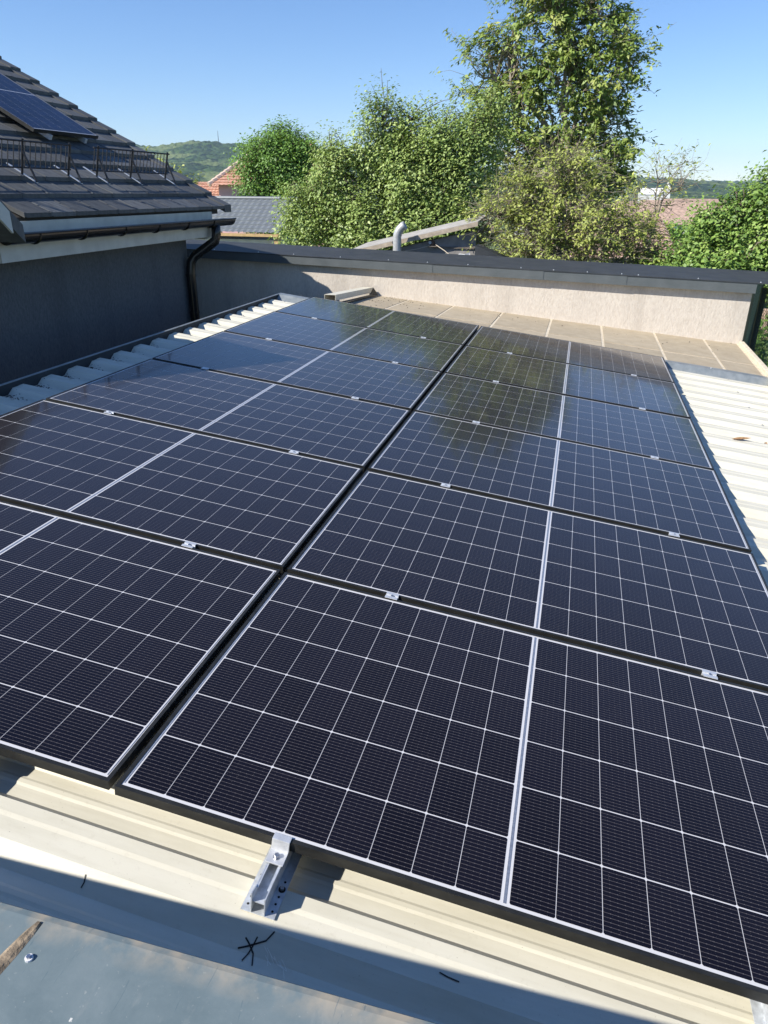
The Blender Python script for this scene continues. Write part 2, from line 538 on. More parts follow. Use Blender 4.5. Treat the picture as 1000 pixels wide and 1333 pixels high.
SX0, SX1 = -2.44, 3.06
SY0, SY1 = -0.845, 6.93
roof = thing("metal_roof", "cream trapezoidal sheet metal roof carrying the solar panels", "roof", P0, ROT)
def sheet(ya, yb, lift, x0=SX0, x1=SX1):
    ys_ = set([ya, yb])
    k = math.floor((-0.02 - yb) / PITCH) - 1
    while True:
        base = -0.02 - k * PITCH
        if base < ya - PITCH: break
        for u, _ in PROF:
            y = base - u
            if ya < y < yb: ys_.add(round(y, 5))
        k += 1
    ys_ = sorted(ys_)
    vs_, fs_ = [], []
    n = len(ys_)
    for x in (x0, x1):
        for s in (0, -0.003):
            for y in ys_:
                vs_.append((x, y, zprof(y) + lift + s))
    for i in range(n - 1):
        fs_ += [(i, i + 1, 2 * n + i + 1, 2 * n + i), (n + i + 1, n + i, 3 * n + i, 3 * n + i + 1), (i + 1, i, n + i, n + i + 1), (2 * n + i, 2 * n + i + 1, 3 * n + i + 1, 3 * n + i)]
    fs_ += [(0, 2 * n, 3 * n, n), (n - 1, 2 * n - 1, 4 * n - 1, 3 * n - 1)]
    return MB().add(vs_, fs_)
for k in range(8):
    ya = max(SY0, -0.92 + k * PITCH * 4 + 0.0)
    yb = min(SY1, -0.92 + (k + 1) * PITCH * 4 + 0.03)
    sheet(ya, yb, 0.0006 * k).build("roof_sheet", "cream_sheet", roof)
# screws along the rib tops
scr = MB().tube([(0, 0, 0), (0, 0, .003)], 0.008, 8).tube([(0, 0, .003), (0, 0, .008)], 0.0045, 6).mesh("roof_screw", "steel_bolt")
for xx in (2.62, -2.28):
    for k in range(3, 28, 2):
        y = -0.02 - 0.055 + k * PITCH
        link_mesh("roof_screw", scr, roof, (xx, y, -.0885 + .005))
# flashings: upstand on the high side, far return, riser towards the slab strip
fl = MB()
fl.box(SX0 - .006, SX0 - .003, SY0, 7.12, -.135, -.058)
fl.build("edge_upstand", "anthracite_sheet", roof)  # dark finish paints in the shade and dirt of the gaps between ribs
fl = MB()
prof = [(.002, 0, -.0575), (.003, 0, -.053), (-.012, 0, -.051), (-.012, 0, -.0575)]
fl.prism([(SX0 - .004 + p[0], 0, p[2]) for p in prof], (0, SY0, 0), (0, 7.12, 0))
fl.build("edge_flashing", "grey_flashing", roof)
fl = MB()
fl.prism([(0, 6.932, -.135), (0, 6.99, -.09), (0, 7.03, -.055), (0, 7.12, -.052), (0, 7.12, -.058), (0, 7.02, -.062), (0, 6.932, -.140)], (SX0, 0, 0), (-1.86, 0, 0))
fl.build("edge_flashing", "grey_flashing", roof)
# debris in the troughs by the house
for k in range(8, 21):
    y = 0.03 + 0.02 + k * PITCH
    d = MB()
    for q in range(60):
        x = SX0 + 0.01 + abs(rnd.gauss(0, .045)); yy = y + rnd.gauss(0, .026); s = rnd.uniform(.003, .009)
        z = zprof(yy) + .001
        d.hexa([(x, yy, z), (x + s, yy + s * .3, z), (x + s * .8, yy + s, z), (x - s * .2, yy + s * .8, z), (x, yy, z + s * .5), (x + s * .8, yy + .2 * s, z + s * .6), (x + s * .7, yy + s * .8, z + s * .4), (x, yy + s * .7, z + s * .5)])
    o = d.build("debris", "dark_debris", roof); tag(o, kind="stuff")
# pen marks on the sheet (drawn by the installer)
def stroke(pts, w=.0015):
    mb = MB()
    pp = []
    for (xa, ya), (xb, yb) in zip(pts, pts[1:]):
        n = max(2, int(max(abs(yb - ya), abs(xb - xa)) / .004))
        for i in range(n): pp.append((xa + (xb - xa) * i / n, ya + (yb - ya) * i / n))
    pp.append(pts[-1])
    vs_ = []
    for i, (x, y) in enumerate(pp):
        a = pp[max(i - 1, 0)]; b = pp[min(i + 1, len(pp) - 1)]
        dx, dy = b[0] - a[0], b[1] - a[1]; L = math.hypot(dx, dy) or 1
        nx, ny = -dy / L * w, dx / L * w
        for s in (-1, 1):
            X, Y = x + nx * s, y + ny * s
            vs_.append((X, Y, zprof(Y) + .0016))
    for v in vs_: mb.v.append(v)
    for i in range(len(pp) - 1): mb.f.append((2 * i, 2 * i + 1, 2 * i + 3, 2 * i + 2))
    return mb
def S(px, py):      # star strokes are given around their centre
    return (0.462 + px * .8, -0.187 + py * .85)
for pts in ([S(-.040, -.012), S(-.012, -.002), S(.030, .016), S(.046, .036)], [S(-.028, .010), S(-.015, .003), S(.006, -.012), S(.016, -.040)], [S(.004, .018), S(-.002, -.002), S(-.016, -.036)]):
    stroke(pts).build("marker_stroke", "marker_ink", roof)
stroke([(0.870, -.124), (0.89, -.128), (0.915, -.130)], .0017).build("marker_stroke", "marker_ink", roof)
stroke([(0.030, -.168), (0.034, -.180), (0.032, -.190)], .0015).build("marker_stroke", "marker_ink", roof)
simple("scratch", (0.80, 0.77, 0.68), 0.6)
for k in range(9):
    x0_ = 0.485 + .006 * k + rnd.uniform(-.006, .006); y0_ = -.178 - rnd.uniform(0, .022)
    stroke([(x0_, y0_), (x0_ + .012, y0_ - .008), (x0_ + rnd.uniform(.018, .04), y0_ - rnd.uniform(.012, .03))], .0005).build("scratch_mark", "scratch", roof)
# walls that carry the sheet
cw = MB()
w0 = P2W(SX0, 0, -.14)
for x in (SX0 + .1, SX1 - .1):
    z = P2W(x, 0, -.145).z - .02
    cw.box(x - .1, x + .1, -0.5, 6.9, GROUND, z)
o = cw.build("carrying_wall", "concrete", None)
o.parent = roof; o.matrix_parent_inverse = (Matrix.Translation(P0) @ AM.to_4x4()).inverted()

# ------------------------------------------------------------------ solar panels
PW, PH, PT = 1.961, 1.134, 0.030
LIP = 0.011
CW, CH = 0.1055, 0.1825
def frame_mesh():
    mb = MB()
    def bar(x0, x1, y0, y1):
        mb.box(x0, x1, y0, y1, -PT, 0)
    bar(0, PW, 0, LIP); bar(0, PW, PH - LIP, PH)
    bar(0, LIP, LIP, PH - LIP); bar(PW - LIP, PW, LIP, PH - LIP)
    return mb.mesh("frame", "black_frame")
FRAME = frame_mesh()
LAM = MB().box(LIP - .002, PW - LIP + .002, LIP - .002, PH - LIP + .002, -.007, -.0022).mesh("glass_laminate", "white_backsheet")
BACK = MB().box(LIP, PW - LIP, LIP, PH - LIP, -.0115, -.0075).mesh("backsheet", "black_frame")
def cell_mesh(mat, w, h, ch):
    x, y = w / 2, h / 2
    p = [(-x + ch, -y), (x - ch, -y), (x, -y + ch), (x, y - ch), (x - ch, y), (-x + ch, y), (-x, y - ch), (-x, -y + ch)]
    n = 8
    return MB().add([(a, b, 0.0003) for a, b in p] + [(a, b, -.0004) for a, b in p], [tuple(range(n))] + [(i, n + i, n + (i + 1) % n, (i + 1) % n) for i in range(n)]).mesh("solar_cell", mat)
CELL = cell_mesh("solar_cell", CW - .0018, CH - .0038, .0032)
RIB_E = MB().box(-.0011, .0011, 0, 1.095, 0, .0008).mesh("busbar_ribbon", "ribbon")
RIB_C = MB().box(-.0034, .0034, 0, 1.095, 0, .0008).mesh("busbar_ribbon", "ribbon")
MX = (PW - 18 * CW - .020) / 2
MY = (PH - 6 * CH) / 2
def solar_panel(label, x, y, z=0, rx=0, ry=0):
    base = P2W(x, y, z)
    q = (Matrix.Rotation(TH, 3, 'Y') @ Matrix.Rotation(rx, 3, 'X') @ Matrix.Rotation(ry, 3, 'Y')).to_euler()
    t = thing("solar_panel", label, "solar panel", base, q, "solar panels laid in two columns on the metal roof")
    link_mesh("frame", FRAME, t); link_mesh("glass_laminate", LAM, t); link_mesh("backsheet", BACK, t)
    for i in range(18):
        cx = MX + (i + .5) * CW + (.020 if i >= 9 else 0)
        for j in range(6):
            link_mesh("solar_cell", CELL, t, (cx, MY + (j + .5) * CH, -.0021))
    for xx in (LIP + .0048, PW - LIP - .0048): link_mesh("busbar_ribbon", RIB_E, t, (xx, MY, -.0021))
    link_mesh("busbar_ribbon", RIB_C, t, (PW / 2, MY, -.0021))
    return t
ROWP = 1.1599
GAPX = 0.0224
ordn = ["nearest", "second", "third", "fourth", "fifth", "farthest"]
for r in range(6):
    for c, side in enumerate(("right", "left")):
        x = 0 if c == 0 else -GAPX - PW
        y = r * ROWP + (0 if c == 0 else .0084)
        if r == 0: lab = "black framed solar panel in the row nearest the camera, %s of the dark gap" % side
        elif r == 5: lab = "black framed solar panel in the farthest row by the slabs, %s of the gap" % side
        else: lab = "black framed solar panel in the %s row from the camera, %s of the dark gap" % (ordn[r], side)
        solar_panel(lab, x, y, rnd.uniform(-.0012, .0012), R(rnd.uniform(-.07, .07)), R(rnd.uniform(-.05, .05)))

# mounting: short rails with end clamps, mid clamps
def rail(label, x, y, group, full=True, length=(-.135, .07)):
    """x,y in panel frame; sits on the rib top"""
    t = thing("mounting_bracket", label, "bracket", P2W(x, y, -.0895), ROT, group)
    h = .0575
    y0, y1 = length
    MB().box(-.0410, .0410, y0, y1, 0, .002).build("base_plate", "galvanised", t)
    ch = MB()
    ch.box(-.0175, -.0150, y0, y1, .002, h); ch.box(.0150, .0175, y0, y1, .002, h)
    ch.box(-.0150, -.0110, y0 + .025, y1, h - .003, h - .0005); ch.box(.0110, .0150, y0 + .025, y1, h - .003, h - .0005)
    ch.box(-.0150, .0150, y0 + .004, y1, .034, .0365)
    ch.add([(-.0175, y0, h), (-.015, y0, h), (-.015, y0 + .03, h), (-.0175, y0 + .03, h), (-.0175, y0, h + .010), (-.015, y0, h + .010), (-.015, y0 + .03, h + .001), (-.0175, y0 + .03, h + .001)],
           [(0, 3, 2, 1), (4, 5, 6, 7), (0, 1, 5, 4), (1, 2, 6, 5), (2, 3, 7, 6), (3, 0, 4, 7)])
    ch.build("rail_channel", "galvanised", t)
    if full:
        for k, yy in enumerate((-.118, -.099, -.080, -.040)):
            for s in (1, -1):
                MB().tube([(s * .030, yy, .0021), (s * .030, yy, .0026)], .0030, 10).build("screw_hole", "black_hole", t)
        s_ = MB().tube([(.030, -.060, .002), (.030, -.060, .0035)], .0085, 14).build("screw", "black_hole", t)
        MB().tube([(.030, -.060, .0035), (.030, -.060, .010)], .0050, 6).build("screw_head", "steel_bolt", s_)
    return t
def end_clamp(label, x, y, group):
    t = thing("end_clamp", label, "clamp", P2W(x, y, -.0312), ROT, group)
    w = .022
    b = MB()
    b.prism([(0, -.046, 0), (0, -.0035, 0), (0, -.0035, .0318), (0, .012, .0322), (0, .012, .0352), (0, -.0065, .0352), (0, -.0085, .026), (0, -.0105, .006), (0, -.046, .004)], (-w, 0, 0), (w, 0, 0))
    b.build("clamp_body", "aluminium", t, bevel=.0008)
    k = MB().tube([(0, -.028, .004), (0, -.028, .0055)], .0088, 14).build("bolt", "steel_bolt", t)
    MB().tube([(0, -.028, .0055), (0, -.028, .0135)], .0062, 6).build("bolt_head", "steel_bolt", k)
    return t
def mid_clamp(label, x, y, group):
    t = thing("mid_clamp", label, "clamp", P2W(x, y, -.0312), ROT, group)
    w = .024
    MB().prism([(0, -.0085, 0), (0, .0085, 0), (0, .0085, .0322), (0, .020, .0325), (0, .020, .0355), (0, .006, .0355), (0, .0045, .030), (0, -.0045, .030), (0, -.006, .0355), (0, -.020, .0355), (0, -.020, .0325), (0, -.0085, .0322)], (-w, 0, 0), (w, 0, 0)).build("clamp_body", "aluminium", t)
    MB().tube([(0, 0, .030), (0, 0, .037)], .0042, 6).build("bolt", "steel_bolt", t)
    return t
CX = {"right": ((.447, "left"), (1.585, "right")), "left": ((-GAPX - PW + .425, "left"), (-GAPX - .425, "right"))}
CXM = {"right": ((.430, "left"), (1.592, "right")), "left": ((-GAPX - PW + .428, "left"), (-GAPX - .400, "right"))}
for side in ("right", "left"):
    for x, half in CX[side]:
        rail("galvanised rail bracket holding the front edge of the nearest %s panel, its %s one" % (side, half), x, 0, "rail brackets at the front edge of the panels")
        end_clamp("aluminium end clamp gripping the front edge of the nearest %s panel, its %s one" % (side, half), x, 0 if side == "right" else .0084, "end clamps at the front edge of the panels")
    for r in range(1, 6):
        for x, half in CXM[side]:
            y = r * ROWP - (ROWP - PH) / 2 + (0 if side == "right" else .0084)
            nm = ["nearest and second", "second and third", "third and fourth", "fourth and fifth", "fifth and farthest"][r - 1]
            mid_clamp("small silver clamp between the %s rows, %s half of the %s column" % (nm, half, side), x, y, "mid clamps between the panel rows")

# ------------------------------------------------------------------ flat strip of slabs behind the panels
def strip(x, v):     # v 0 at the panels, 1 at the far wall
    xa = x
    z0 = P2W(x, 0, -.083).z + 0.035 * max(0, min(1, (x + 1.5) / 4.0))
    ya = 6.975 if x > -1.8 else 7.13
    zb = 3.031 - (x + 1.943) * 0.0778
    yb = 8.897 - (x + 1.943) * 0.0437
    return Vector((x, ya + (yb - ya) * v, z0 + (zb - z0) * v))
org = strip(0.5, 0.5)
st = thing("slab_strip", "beige slab strip between the farthest panels and the cream wall", "slab roof", org)
def loc(p): return p - org
base = MB()
N_ = 24
vs_ = []
for i in range(N_ + 1):
    x = -1.78 + (3.02 + 1.78) * i / N_
    for v in (0, 1):
        vs_.append(loc(strip(x, v)) + Vector((0, 0, -.004)))
    for v in (0, 1):
        vs_.append(loc(strip(x, v)) + Vector((0, 0, -.11)))
fs_ = []
for i in range(N_):
    a = 4 * i
    fs_ += [(a, a + 4, a + 5, a + 1), (a + 2, a + 3, a + 7, a + 6), (a, a + 2, a + 6, a + 4), (a + 1, a + 5, a + 7, a + 3)]
fs_ += [(0, 1, 3, 2), (4 * N_, 4 * N_ + 2, 4 * N_ + 3, 4 * N_ + 1)]
MB().add(vs_, fs_).build("mortar_bed", "pale_mortar", st)
seams = [-1.74, -1.26, -.62, .05, .70, 1.34, 2.0, 2.6, 3.0]
for xa, xb in zip(seams, seams[1:]):
    for va, vb in ((0.0, 0.325), (0.345, 0.985)):
        p = [strip(xa + .016, va), strip(xb - .016, va), strip(xb - .016, vb), strip(xa + .016, vb)]
        p = [loc(q) for q in p]
        MB().hexa([q + Vector((0, 0, -.003)) for q in p] + [q + Vector((0, 0, rnd.uniform(.0, .003))) for q in p]).build("slab", "beige_slab", st)
lt = MB()
for q in range(110):
    x = -1.66 + abs(rnd.gauss(0, .35)) if q < 70 else rnd.uniform(-1.5, 2.95)
    v = min(.97, max(.05, rnd.gauss(.72, .2)))
    p = loc(strip(x, v)) + Vector((0, 0, .0035)); s_ = rnd.uniform(.004, .013)
    lt.hexa([p, p + Vector((s_, s_ * .3, 0)), p + Vector((s_ * .8, s_, 0)), p + Vector((-s_ * .2, s_ * .8, 0)), p + Vector((0, 0, s_ * .4)), p + Vector((s_ * .8, s_ * .3, s_ * .5)), p + Vector((s_ * .7, s_ * .8, s_ * .3)), p + Vector((0, s_ * .7, s_ * .4))])
tag(lt.build("litter", "dark_debris", st), kind="stuff")
# dark riser flashing towards the metal roof
rf = MB()
for i in range(12):
    xa = -1.84 + 4.88 * i / 12; xb = -1.84 + 4.88 * (i + 1) / 12
    q = []
    for x in (xa, xb):
        p = P2W(x, 6.915, -.128); s = strip(x, 0)
        q.append([Vector((p.x, 6.925, p.z)), Vector((s.x, 6.968, s.z + .003)), Vector((s.x, 7.06, strip(x, .045).z + .0045)), Vector((s.x, 7.06, strip(x, .045).z + .0015)), Vector((s.x, 6.974, s.z - .012)), Vector((p.x, 6.935, p.z - .004))])
    rf.add([loc(v) for v in q[0] + q[1]], [tuple(k for k in range(6))[::-1], tuple(range(6, 12))] + [(k, (k + 1) % 6, 6 + (k + 1) % 6, 6 + k) for k in range(6)])
rf.build("riser_flashing", "grey_flashing", st)
s_ = strip(2.45, 0)
MB().tube([loc(Vector((2.45, 7.0, s_.z + .004))), loc(Vector((2.45, 7.0, s_.z + .012)))], .009, 10).build("screw", "aluminium", st)
# curb at the low end
cb = MB()
ps = [strip(3.02, 0), strip(3.02, 1)]
a, b = loc(ps[0]), loc(ps[1])
a.y -= 1.4; a.z = a.z - .02
for (x0, x1, h0, h1) in ((0.0, .055, -.12, .035),):
    cb.hexa([a + Vector((x0, 0, h0)), a + Vector((x1, 0, h0)), b + Vector((x1, 0, h0)), b + Vector((x0, 0, h0)), a + Vector((x0, 0, h1)), a + Vector((x1, 0, h1)), b + Vector((x1, 0, h1)), b + Vector((x0, 0, h1))])
cb.build("curb", "pale_mortar", st, bevel=.006)

# cream box beam lying in the far corner
bm_o = strip(-1.80, .3)
bb = thing("box_beam", "cream metal box beam lying along the end of the slab strip", "beam", bm_o)
e0, e1 = strip(-1.84, .02) - bm_o, strip(-1.84, .97) - bm_o
def beam(x0, x1, z0, z1): return [e0 + Vector((x0, 0, z0)), e0 + Vector((x1, 0, z0)), e1 + Vector((x1, 0, z0)), e1 + Vector((x0, 0, z0)), e0 + Vector((x0, 0, z1)), e0 + Vector((x1, 0, z1)), e1 + Vector((x1, 0, z1)), e1 + Vector((x0, 0, z1))]
B_ = MB()
B_.hexa(beam(-.07, .07, .098, .102)); B_.hexa(beam(-.07, -.066, .004, .0975)); B_.hexa(beam(.066, .07, .035, .0975))
B_.build("shell", "cream_sheet", bb)
MB().hexa(beam(.071, .13, .004, .012)).build("foot", "black_frame", bb)
MB().add([e1 + Vector((.071, -.004, .10)), e1 + Vector((.071, -.16, .03)), e1 + Vector((.14, -.004, .013)), e1 + Vector((.071, .0, .10)), e1 + Vector((.071, .0, .03)), e1 + Vector((.14, .0, .013))], [(0, 1, 2), (3, 5, 4), (0, 3, 4, 1), (1, 4, 5, 2), (2, 5, 3, 0)]).build("end_plate", "black_frame", bb)

# ------------------------------------------------------------------ far parapet wall
pw_o = Vector((-1, 8.86, GROUND))
par = thing("parapet_wall", "long cream stucco wall with an anthracite metal cap behind the panels", "wall", pw_o)
def wl(x, off, z):   # wall frame: off is the distance behind the face
    return Vector((x + off * 0.0437, 8.9 - (x + 2) * 0.0437 + off, z)) - pw_o
def ztop(x): return 3.474 - (x + 1.0) * 0.0224
XL, XR = -7.5, 3.05
MB().hexa([wl(XL, 0, GROUND), wl(XR, 0, GROUND), wl(XR, 1.35, GROUND), wl(XL, 1.35, GROUND), wl(XL, 0, ztop(XL) - .02), wl(XR, 0, ztop(XR) - .02), wl(XR, 1.35, ztop(XR) - .02), wl(XL, 1.35, ztop(XL) - .02)]).build("wall_body", "cream_stucco", par)
joints = [XL, -5.2, -3.15, -.95, .52, 1.55, XR + .02]
rj = random.Random(3)
for xa, xb in zip(joints, joints[1:]):
    z = []
    bow = rj.uniform(0, .006)
    H = .118
    pr = lambda x, o0, o1, za, zb: [wl(x, o0, ztop(x) + za), wl(x, o1, ztop(x) + za), wl(x, o1, ztop(x) + zb), wl(x, o0, ztop(x) + zb)]
    A_ = pr(xa, -.084, -.081, -H, -.004); Bq = pr(xb + (.03 if xb < 3 else 0), -.086 - bow, -.083 - bow, -H, -.004)
    f1 = MB().hexa([A_[0], Bq[0], Bq[1], A_[1], A_[3], Bq[3], Bq[2], A_[2]])
    f1.build("cap_fascia", "fascia_sheet", par)
    # drip returned to the wall
    MB().hexa([wl(xa, -.080, ztop(xa) - H), wl(xb, -.080, ztop(xb) - H), wl(xb, -.002, ztop(xb) - H + .02), wl(xa, -.002, ztop(xa) - H + .02), wl(xa, -.080, ztop(xa) - H + .003), wl(xb, -.080, ztop(xb) - H + .003), wl(xb, -.002, ztop(xb) - H + .024), wl(xa, -.002, ztop(xa) - H + .024)]).build("cap_drip", "anthracite_sheet", par)
tj = [XL, -4.4, -2.4, -.35, 1.65, 4.4]
for k, (xa, xb) in enumerate(zip(tj, tj[1:])):
    xb2 = xb + (.02 if xb < 4 else 0)
    zz = .0015 * k
    MB().hexa([wl(xa, -.094, ztop(xa) + zz - .010), wl(xb2, -.094, ztop(xb2) + zz - .010), wl(xb2, 1.40, ztop(xb2) + zz - .006), wl(xa, 1.40, ztop(xa) + zz - .006), wl(xa, -.094, ztop(xa) + zz), wl(xb2, -.094, ztop(xb2) + zz), wl(xb2, 1.40, ztop(xb2) + .012 + zz), wl(xa, 1.40, ztop(xa) + .012 + zz)]).build("cap_sheet", "anthracite_sheet", par)
cs = MB().tube([(0, 0, 0), (0, 0, .004)], .009, 8).tube([(0, 0, .004), (0, 0, .009)], .005, 6).mesh("cap_screw", "aluminium")
x = -4.2
while x < 3.4:
    link_mesh("cap_screw", cs, par, wl(x, -.05 + rj.uniform(-.01, .02), ztop(x) + .008))
    x += rj.choice((.42, .55, .2, .7))

# ------------------------------------------------------------------ near cap the photographer leans over
zc = 3.55
nc = thing("capped_wall", "dusty blue-grey metal wall cap in the lower left foreground", "wall cap", (0.8, -.652, zc))
cp = MB()
cp.prism([(0, -1.4, -.035), (0, -.012, 0), (0, -.004, -.002), (0, 0, -.008), (0, 0, -.10), (0, -.004, -.10), (0, -.004, -.012), (0, -1.4, -.041)], (-2.4, 0, 0), (3.0, 0, 0))
cp.build("cap_sheet", "dusty_cap", nc)
MB().box(-2.4, 3.0, -1.38, -.05, GROUND - zc, -.047).build("wall_body", "concrete", nc)
ss = MB()
pts = [(-.365, -.016), (-.368, -.03), (-.372, -.055), (-.378, -.09), (-.39, -.16)]
wds = [.004, .007, .009, .010, .012]
for i, ((x, y), w) in enumerate(zip(pts, wds)):
    zz = -.0005 + y * .0252
    ss.v += [(x - w, y, zz + .001), (x - w * .4, y, zz + .004), (x + w * .5, y, zz + .0035), (x + w, y, zz + .001)]
for i in range(len(pts) - 1):
    for k in range(3): ss.f.append((4 * i + k, 4 * i + k + 1, 4 * i + k + 5, 4 * i + k + 4))
ss.build("sealant_strip", "rust_sealant", nc)
sw = MB().tube([(-.347, -.056, -.002), (-.347, -.056, .0016)], .0048, 14).build("screw", "white_backsheet", nc)
MB().tube([(-.347, -.056, .0016), (-.347, -.056, .0042)], .0028, 6).build("screw_head", "steel_bolt", sw)

# ------------------------------------------------------------------ dry leaves on the sheet
for lab, x, y, s, a in (("curled dry brown leaf on the sunlit sheet right of the panels", 2.35, 4.585, .075, .3), ("smaller dry leaf at the right edge of the sunlit sheet", 2.54, 4.63, .04, 1.2)):
    lf = MB()
    n = 7
    for i in range(n):
        u = i / (n - 1) - .5
        w = .25 * s * math.cos(u * math.pi) + .001
        for q in (-1, 0, 1):
            lf.v.append((u * 2 * s, q * w * 1.1, .004 + abs(q) * w * .7 + .25 * s * (u + .3) ** 2 * 2))
    for i in range(n - 1):
        for q in range(2): lf.f.append((3 * i + q, 3 * i + q + 1, 3 * i + q + 4, 3 * i + q + 3))
    o = lf.build("dry_leaf", "brown_leaf")
    o.location = P2W(x, y, zprof(y) + .001); o.rotation_euler = (0, TH, a)
    md = o.modifiers.new("thick", 'SOLIDIFY'); md.thickness = .0008
    tag(o, lab, "leaf", "dry leaves on the roof")

# ------------------------------------------------------------------ the dark house on the left
HB = R(29.3)
E = Vector((-3.5, 7.94, 4.165))
ho = Vector((-5.5, 5.5, GROUND))
house = thing("dark_house", "dark grey stucco house with charcoal tiled roof and black gutter", "house", ho)
def H(x, y, z): return Vector((x, y, z)) - ho
WX, WY = -3.82, 7.45
MB().hexa([H(-9.5, 3.4, GROUND), H(WX, 3.4, GROUND), H(WX, WY, GROUND), H(-9.5, WY, GROUND), H(-9.5, 3.4, 4.02), H(WX, 3.4, 4.02), H(WX, WY, 4.02), H(-9.5, WY, 4.02)]).build("wall", "grey_stucco", house)
RX = -7.2                                     # ridge
def rz(x, h=0): return E.z + (E.x - x) * math.tan(HB) + h
# gable wall under the far verge
MB().prism([H(WX, WY - .2, 4.02), H(-9.5, WY - .2, 4.02), H(-9.5, WY - .2, rz(RX) - (RX + 9.5) * math.tan(HB) - .35), H(RX, WY - .2, rz(RX) - .35), H(WX, WY - .2, rz(WX) - .35)], (0, 0, 0), (0, .199, 0)).build("gable_wall", "grey_stucco", house)
# roof deck + tiles
deck = MB()
deck.hexa([H(E.x - .06, 3.75, E.z - .09), H(E.x - .06, 7.86, E.z - .09), H(RX, 7.86, rz(RX) - .14), H(RX, 3.75, rz(RX) - .14), H(E.x - .06, 3.75, E.z - .032), H(E.x - .06, 7.86, E.z - .032), H(RX, 7.86, rz(RX) - .055), H(RX, 3.75, rz(RX) - .055)])
deck.hexa([H(RX, 3.75, rz(RX) - .14), H(RX, 7.86, rz(RX) - .14), H(-10.6, 7.86, 4.1), H(-10.6, 3.75, 4.1), H(RX, 3.75, rz(RX) - .04), H(RX, 7.86, rz(RX) - .04), H(-10.6, 7.86, 4.2), H(-10.6, 3.75, 4.2)])
hroof = deck.build("roof", "roof_batten", house)
PLAN, TW = .258, .333
tl = MB()
L = .36
t0 = .036
prof = [(0, 0), (.006, .005), (.022, .005), (.030, 0.0), (TW - .003, 0.0)]
vs_ = []
for yy_, zz_ in prof:
    vs_ += [(0, yy_, zz_), (-L, yy_, zz_ + L * math.tan(R(22.6)))]
for yy_, zz_ in prof:
    vs_ += [(0, yy_, zz_ - t0), (-L, yy_, zz_ - t0 + L * math.tan(R(22.6)))]
n2 = len(prof)
fs_ = []
for i in range(n2 - 1):
    a = 2 * i
    fs_ += [(a, a + 1, a + 3, a + 2), (2 * n2 + a, 2 * n2 + a + 2, 2 * n2 + a + 3, 2 * n2 + a + 1), (a, a + 2, 2 * n2 + a + 2, 2 * n2 + a), (a + 1, 2 * n2 + a + 1, 2 * n2 + a + 3, a + 3)]
fs_ += [(0, 2 * n2, 2 * n2 + 1, 1), (2 * n2 - 2, 2 * n2 - 1, 4 * n2 - 1, 4 * n2 - 2)]
TILE = MB().add(vs_, fs_).mesh("roof_tile", "charcoal_tile")
for c in range(14):
    x = E.x - c * PLAN
    for k in range(12):
        y = 7.94 - (k + 1) * TW + (0 if c % 2 == 0 else 0)
        if c < 2 and y < 4.0: continue
        link_mesh("roof_tile", TILE, hroof, H(x + rnd.uniform(-.003, .003), y, rz(x) + rnd.uniform(-.001, .0015)), (0, 0, rnd.uniform(-.003, .003)))
    # verge end tile: thick dark edge
    MB().hexa([H(x + .002, 7.941, rz(x) - .075), H(x + .002, 8.13, rz(x) - .075), H(x - PLAN + .02, 8.13, rz(x) - .075 + (PLAN) * math.tan(R(27.3))), H(x - PLAN + .02, 7.941, rz(x) - .075 + PLAN * math.tan(R(27.3))),
                H(x + .002, 7.941, rz(x) + .012), H(x + .002, 8.13, rz(x) + .012), H(x - PLAN + .02, 8.13, rz(x) + .012 + PLAN * math.tan(R(22.6))), H(x - PLAN + .02, 7.941, rz(x) + .012 + PLAN * math.tan(R(22.6)))]).build("verge_tile", "charcoal_tile", hroof)
# fascia, eave board
MB().hexa([H(-3.55, 3.95, 3.80), H(-3.52, 3.95, 3.80), H(-3.52, 7.62, 3.82), H(-3.55, 7.62, 3.82), H(-3.55, 3.95, 4.105), H(-3.52, 3.95, 4.105), H(-3.52, 7.62, 4.105), H(-3.55, 7.62, 4.105)]).build("fascia", "white_board", house)
MB().hexa([H(-4.4, 7.46, 3.79), H(-3.56, 7.46, 3.79), H(-3.56, 7.84, 3.80), H(-4.4, 7.84, 3.80), H(-4.4, 7.46, 3.99), H(-3.56, 7.46, 3.99), H(-3.56, 7.84, 3.99), H(-4.4, 7.84, 3.99)]).build("verge_soffit", "white_board", house)
MB().hexa([H(-3.815, 3.5, 3.80), H(-3.555, 3.5, 3.80), H(-3.555, 7.45, 3.81), H(-3.815, 7.45, 3.81), H(-3.815, 3.5, 3.83), H(-3.555, 3.5, 3.83), H(-3.555, 7.45, 3.84), H(-3.815, 7.45, 3.84)]).build("soffit", "white_board", house)
# half-round gutter
GX, GZ, GR = -3.43, 4.02, .082
gm = MB()
n = 12
y0g, y1g = 3.93, 7.93
for yy in (y0g, y1g):
    for rr in (GR, GR - .004):
        for i in range(n + 1):
            a = math.pi + math.pi * i / n
            gm.v.append(H(GX + rr * math.cos(a), yy, GZ + rr * math.sin(a)))
q = n + 1
for i in range(n):
    gm.f += [(i, i + 1, 2 * q + i + 1, 2 * q + i), (q + i + 1, q + i, 3 * q + i, 3 * q + i + 1), (i, q + i, q + i + 1, i + 1), (2 * q + i, 2 * q + i + 1, 3 * q + i + 1, 3 * q + i)]
for e in (0, n):
    gm.f.append((e, 2 * q + e, 3 * q + e, q + e))
for yy in (y0g, y1g - .003):
    b = len(gm.v)
    for i in range(n + 1):
        a = math.pi + math.pi * i / n
        gm.v.append(H(GX + GR * math.cos(a), yy, GZ + GR * math.sin(a)))
    gm.f.append(tuple(range(b, b + n + 1)))
gut = gm.build("gutter", "black_gutter", house, smooth=False)
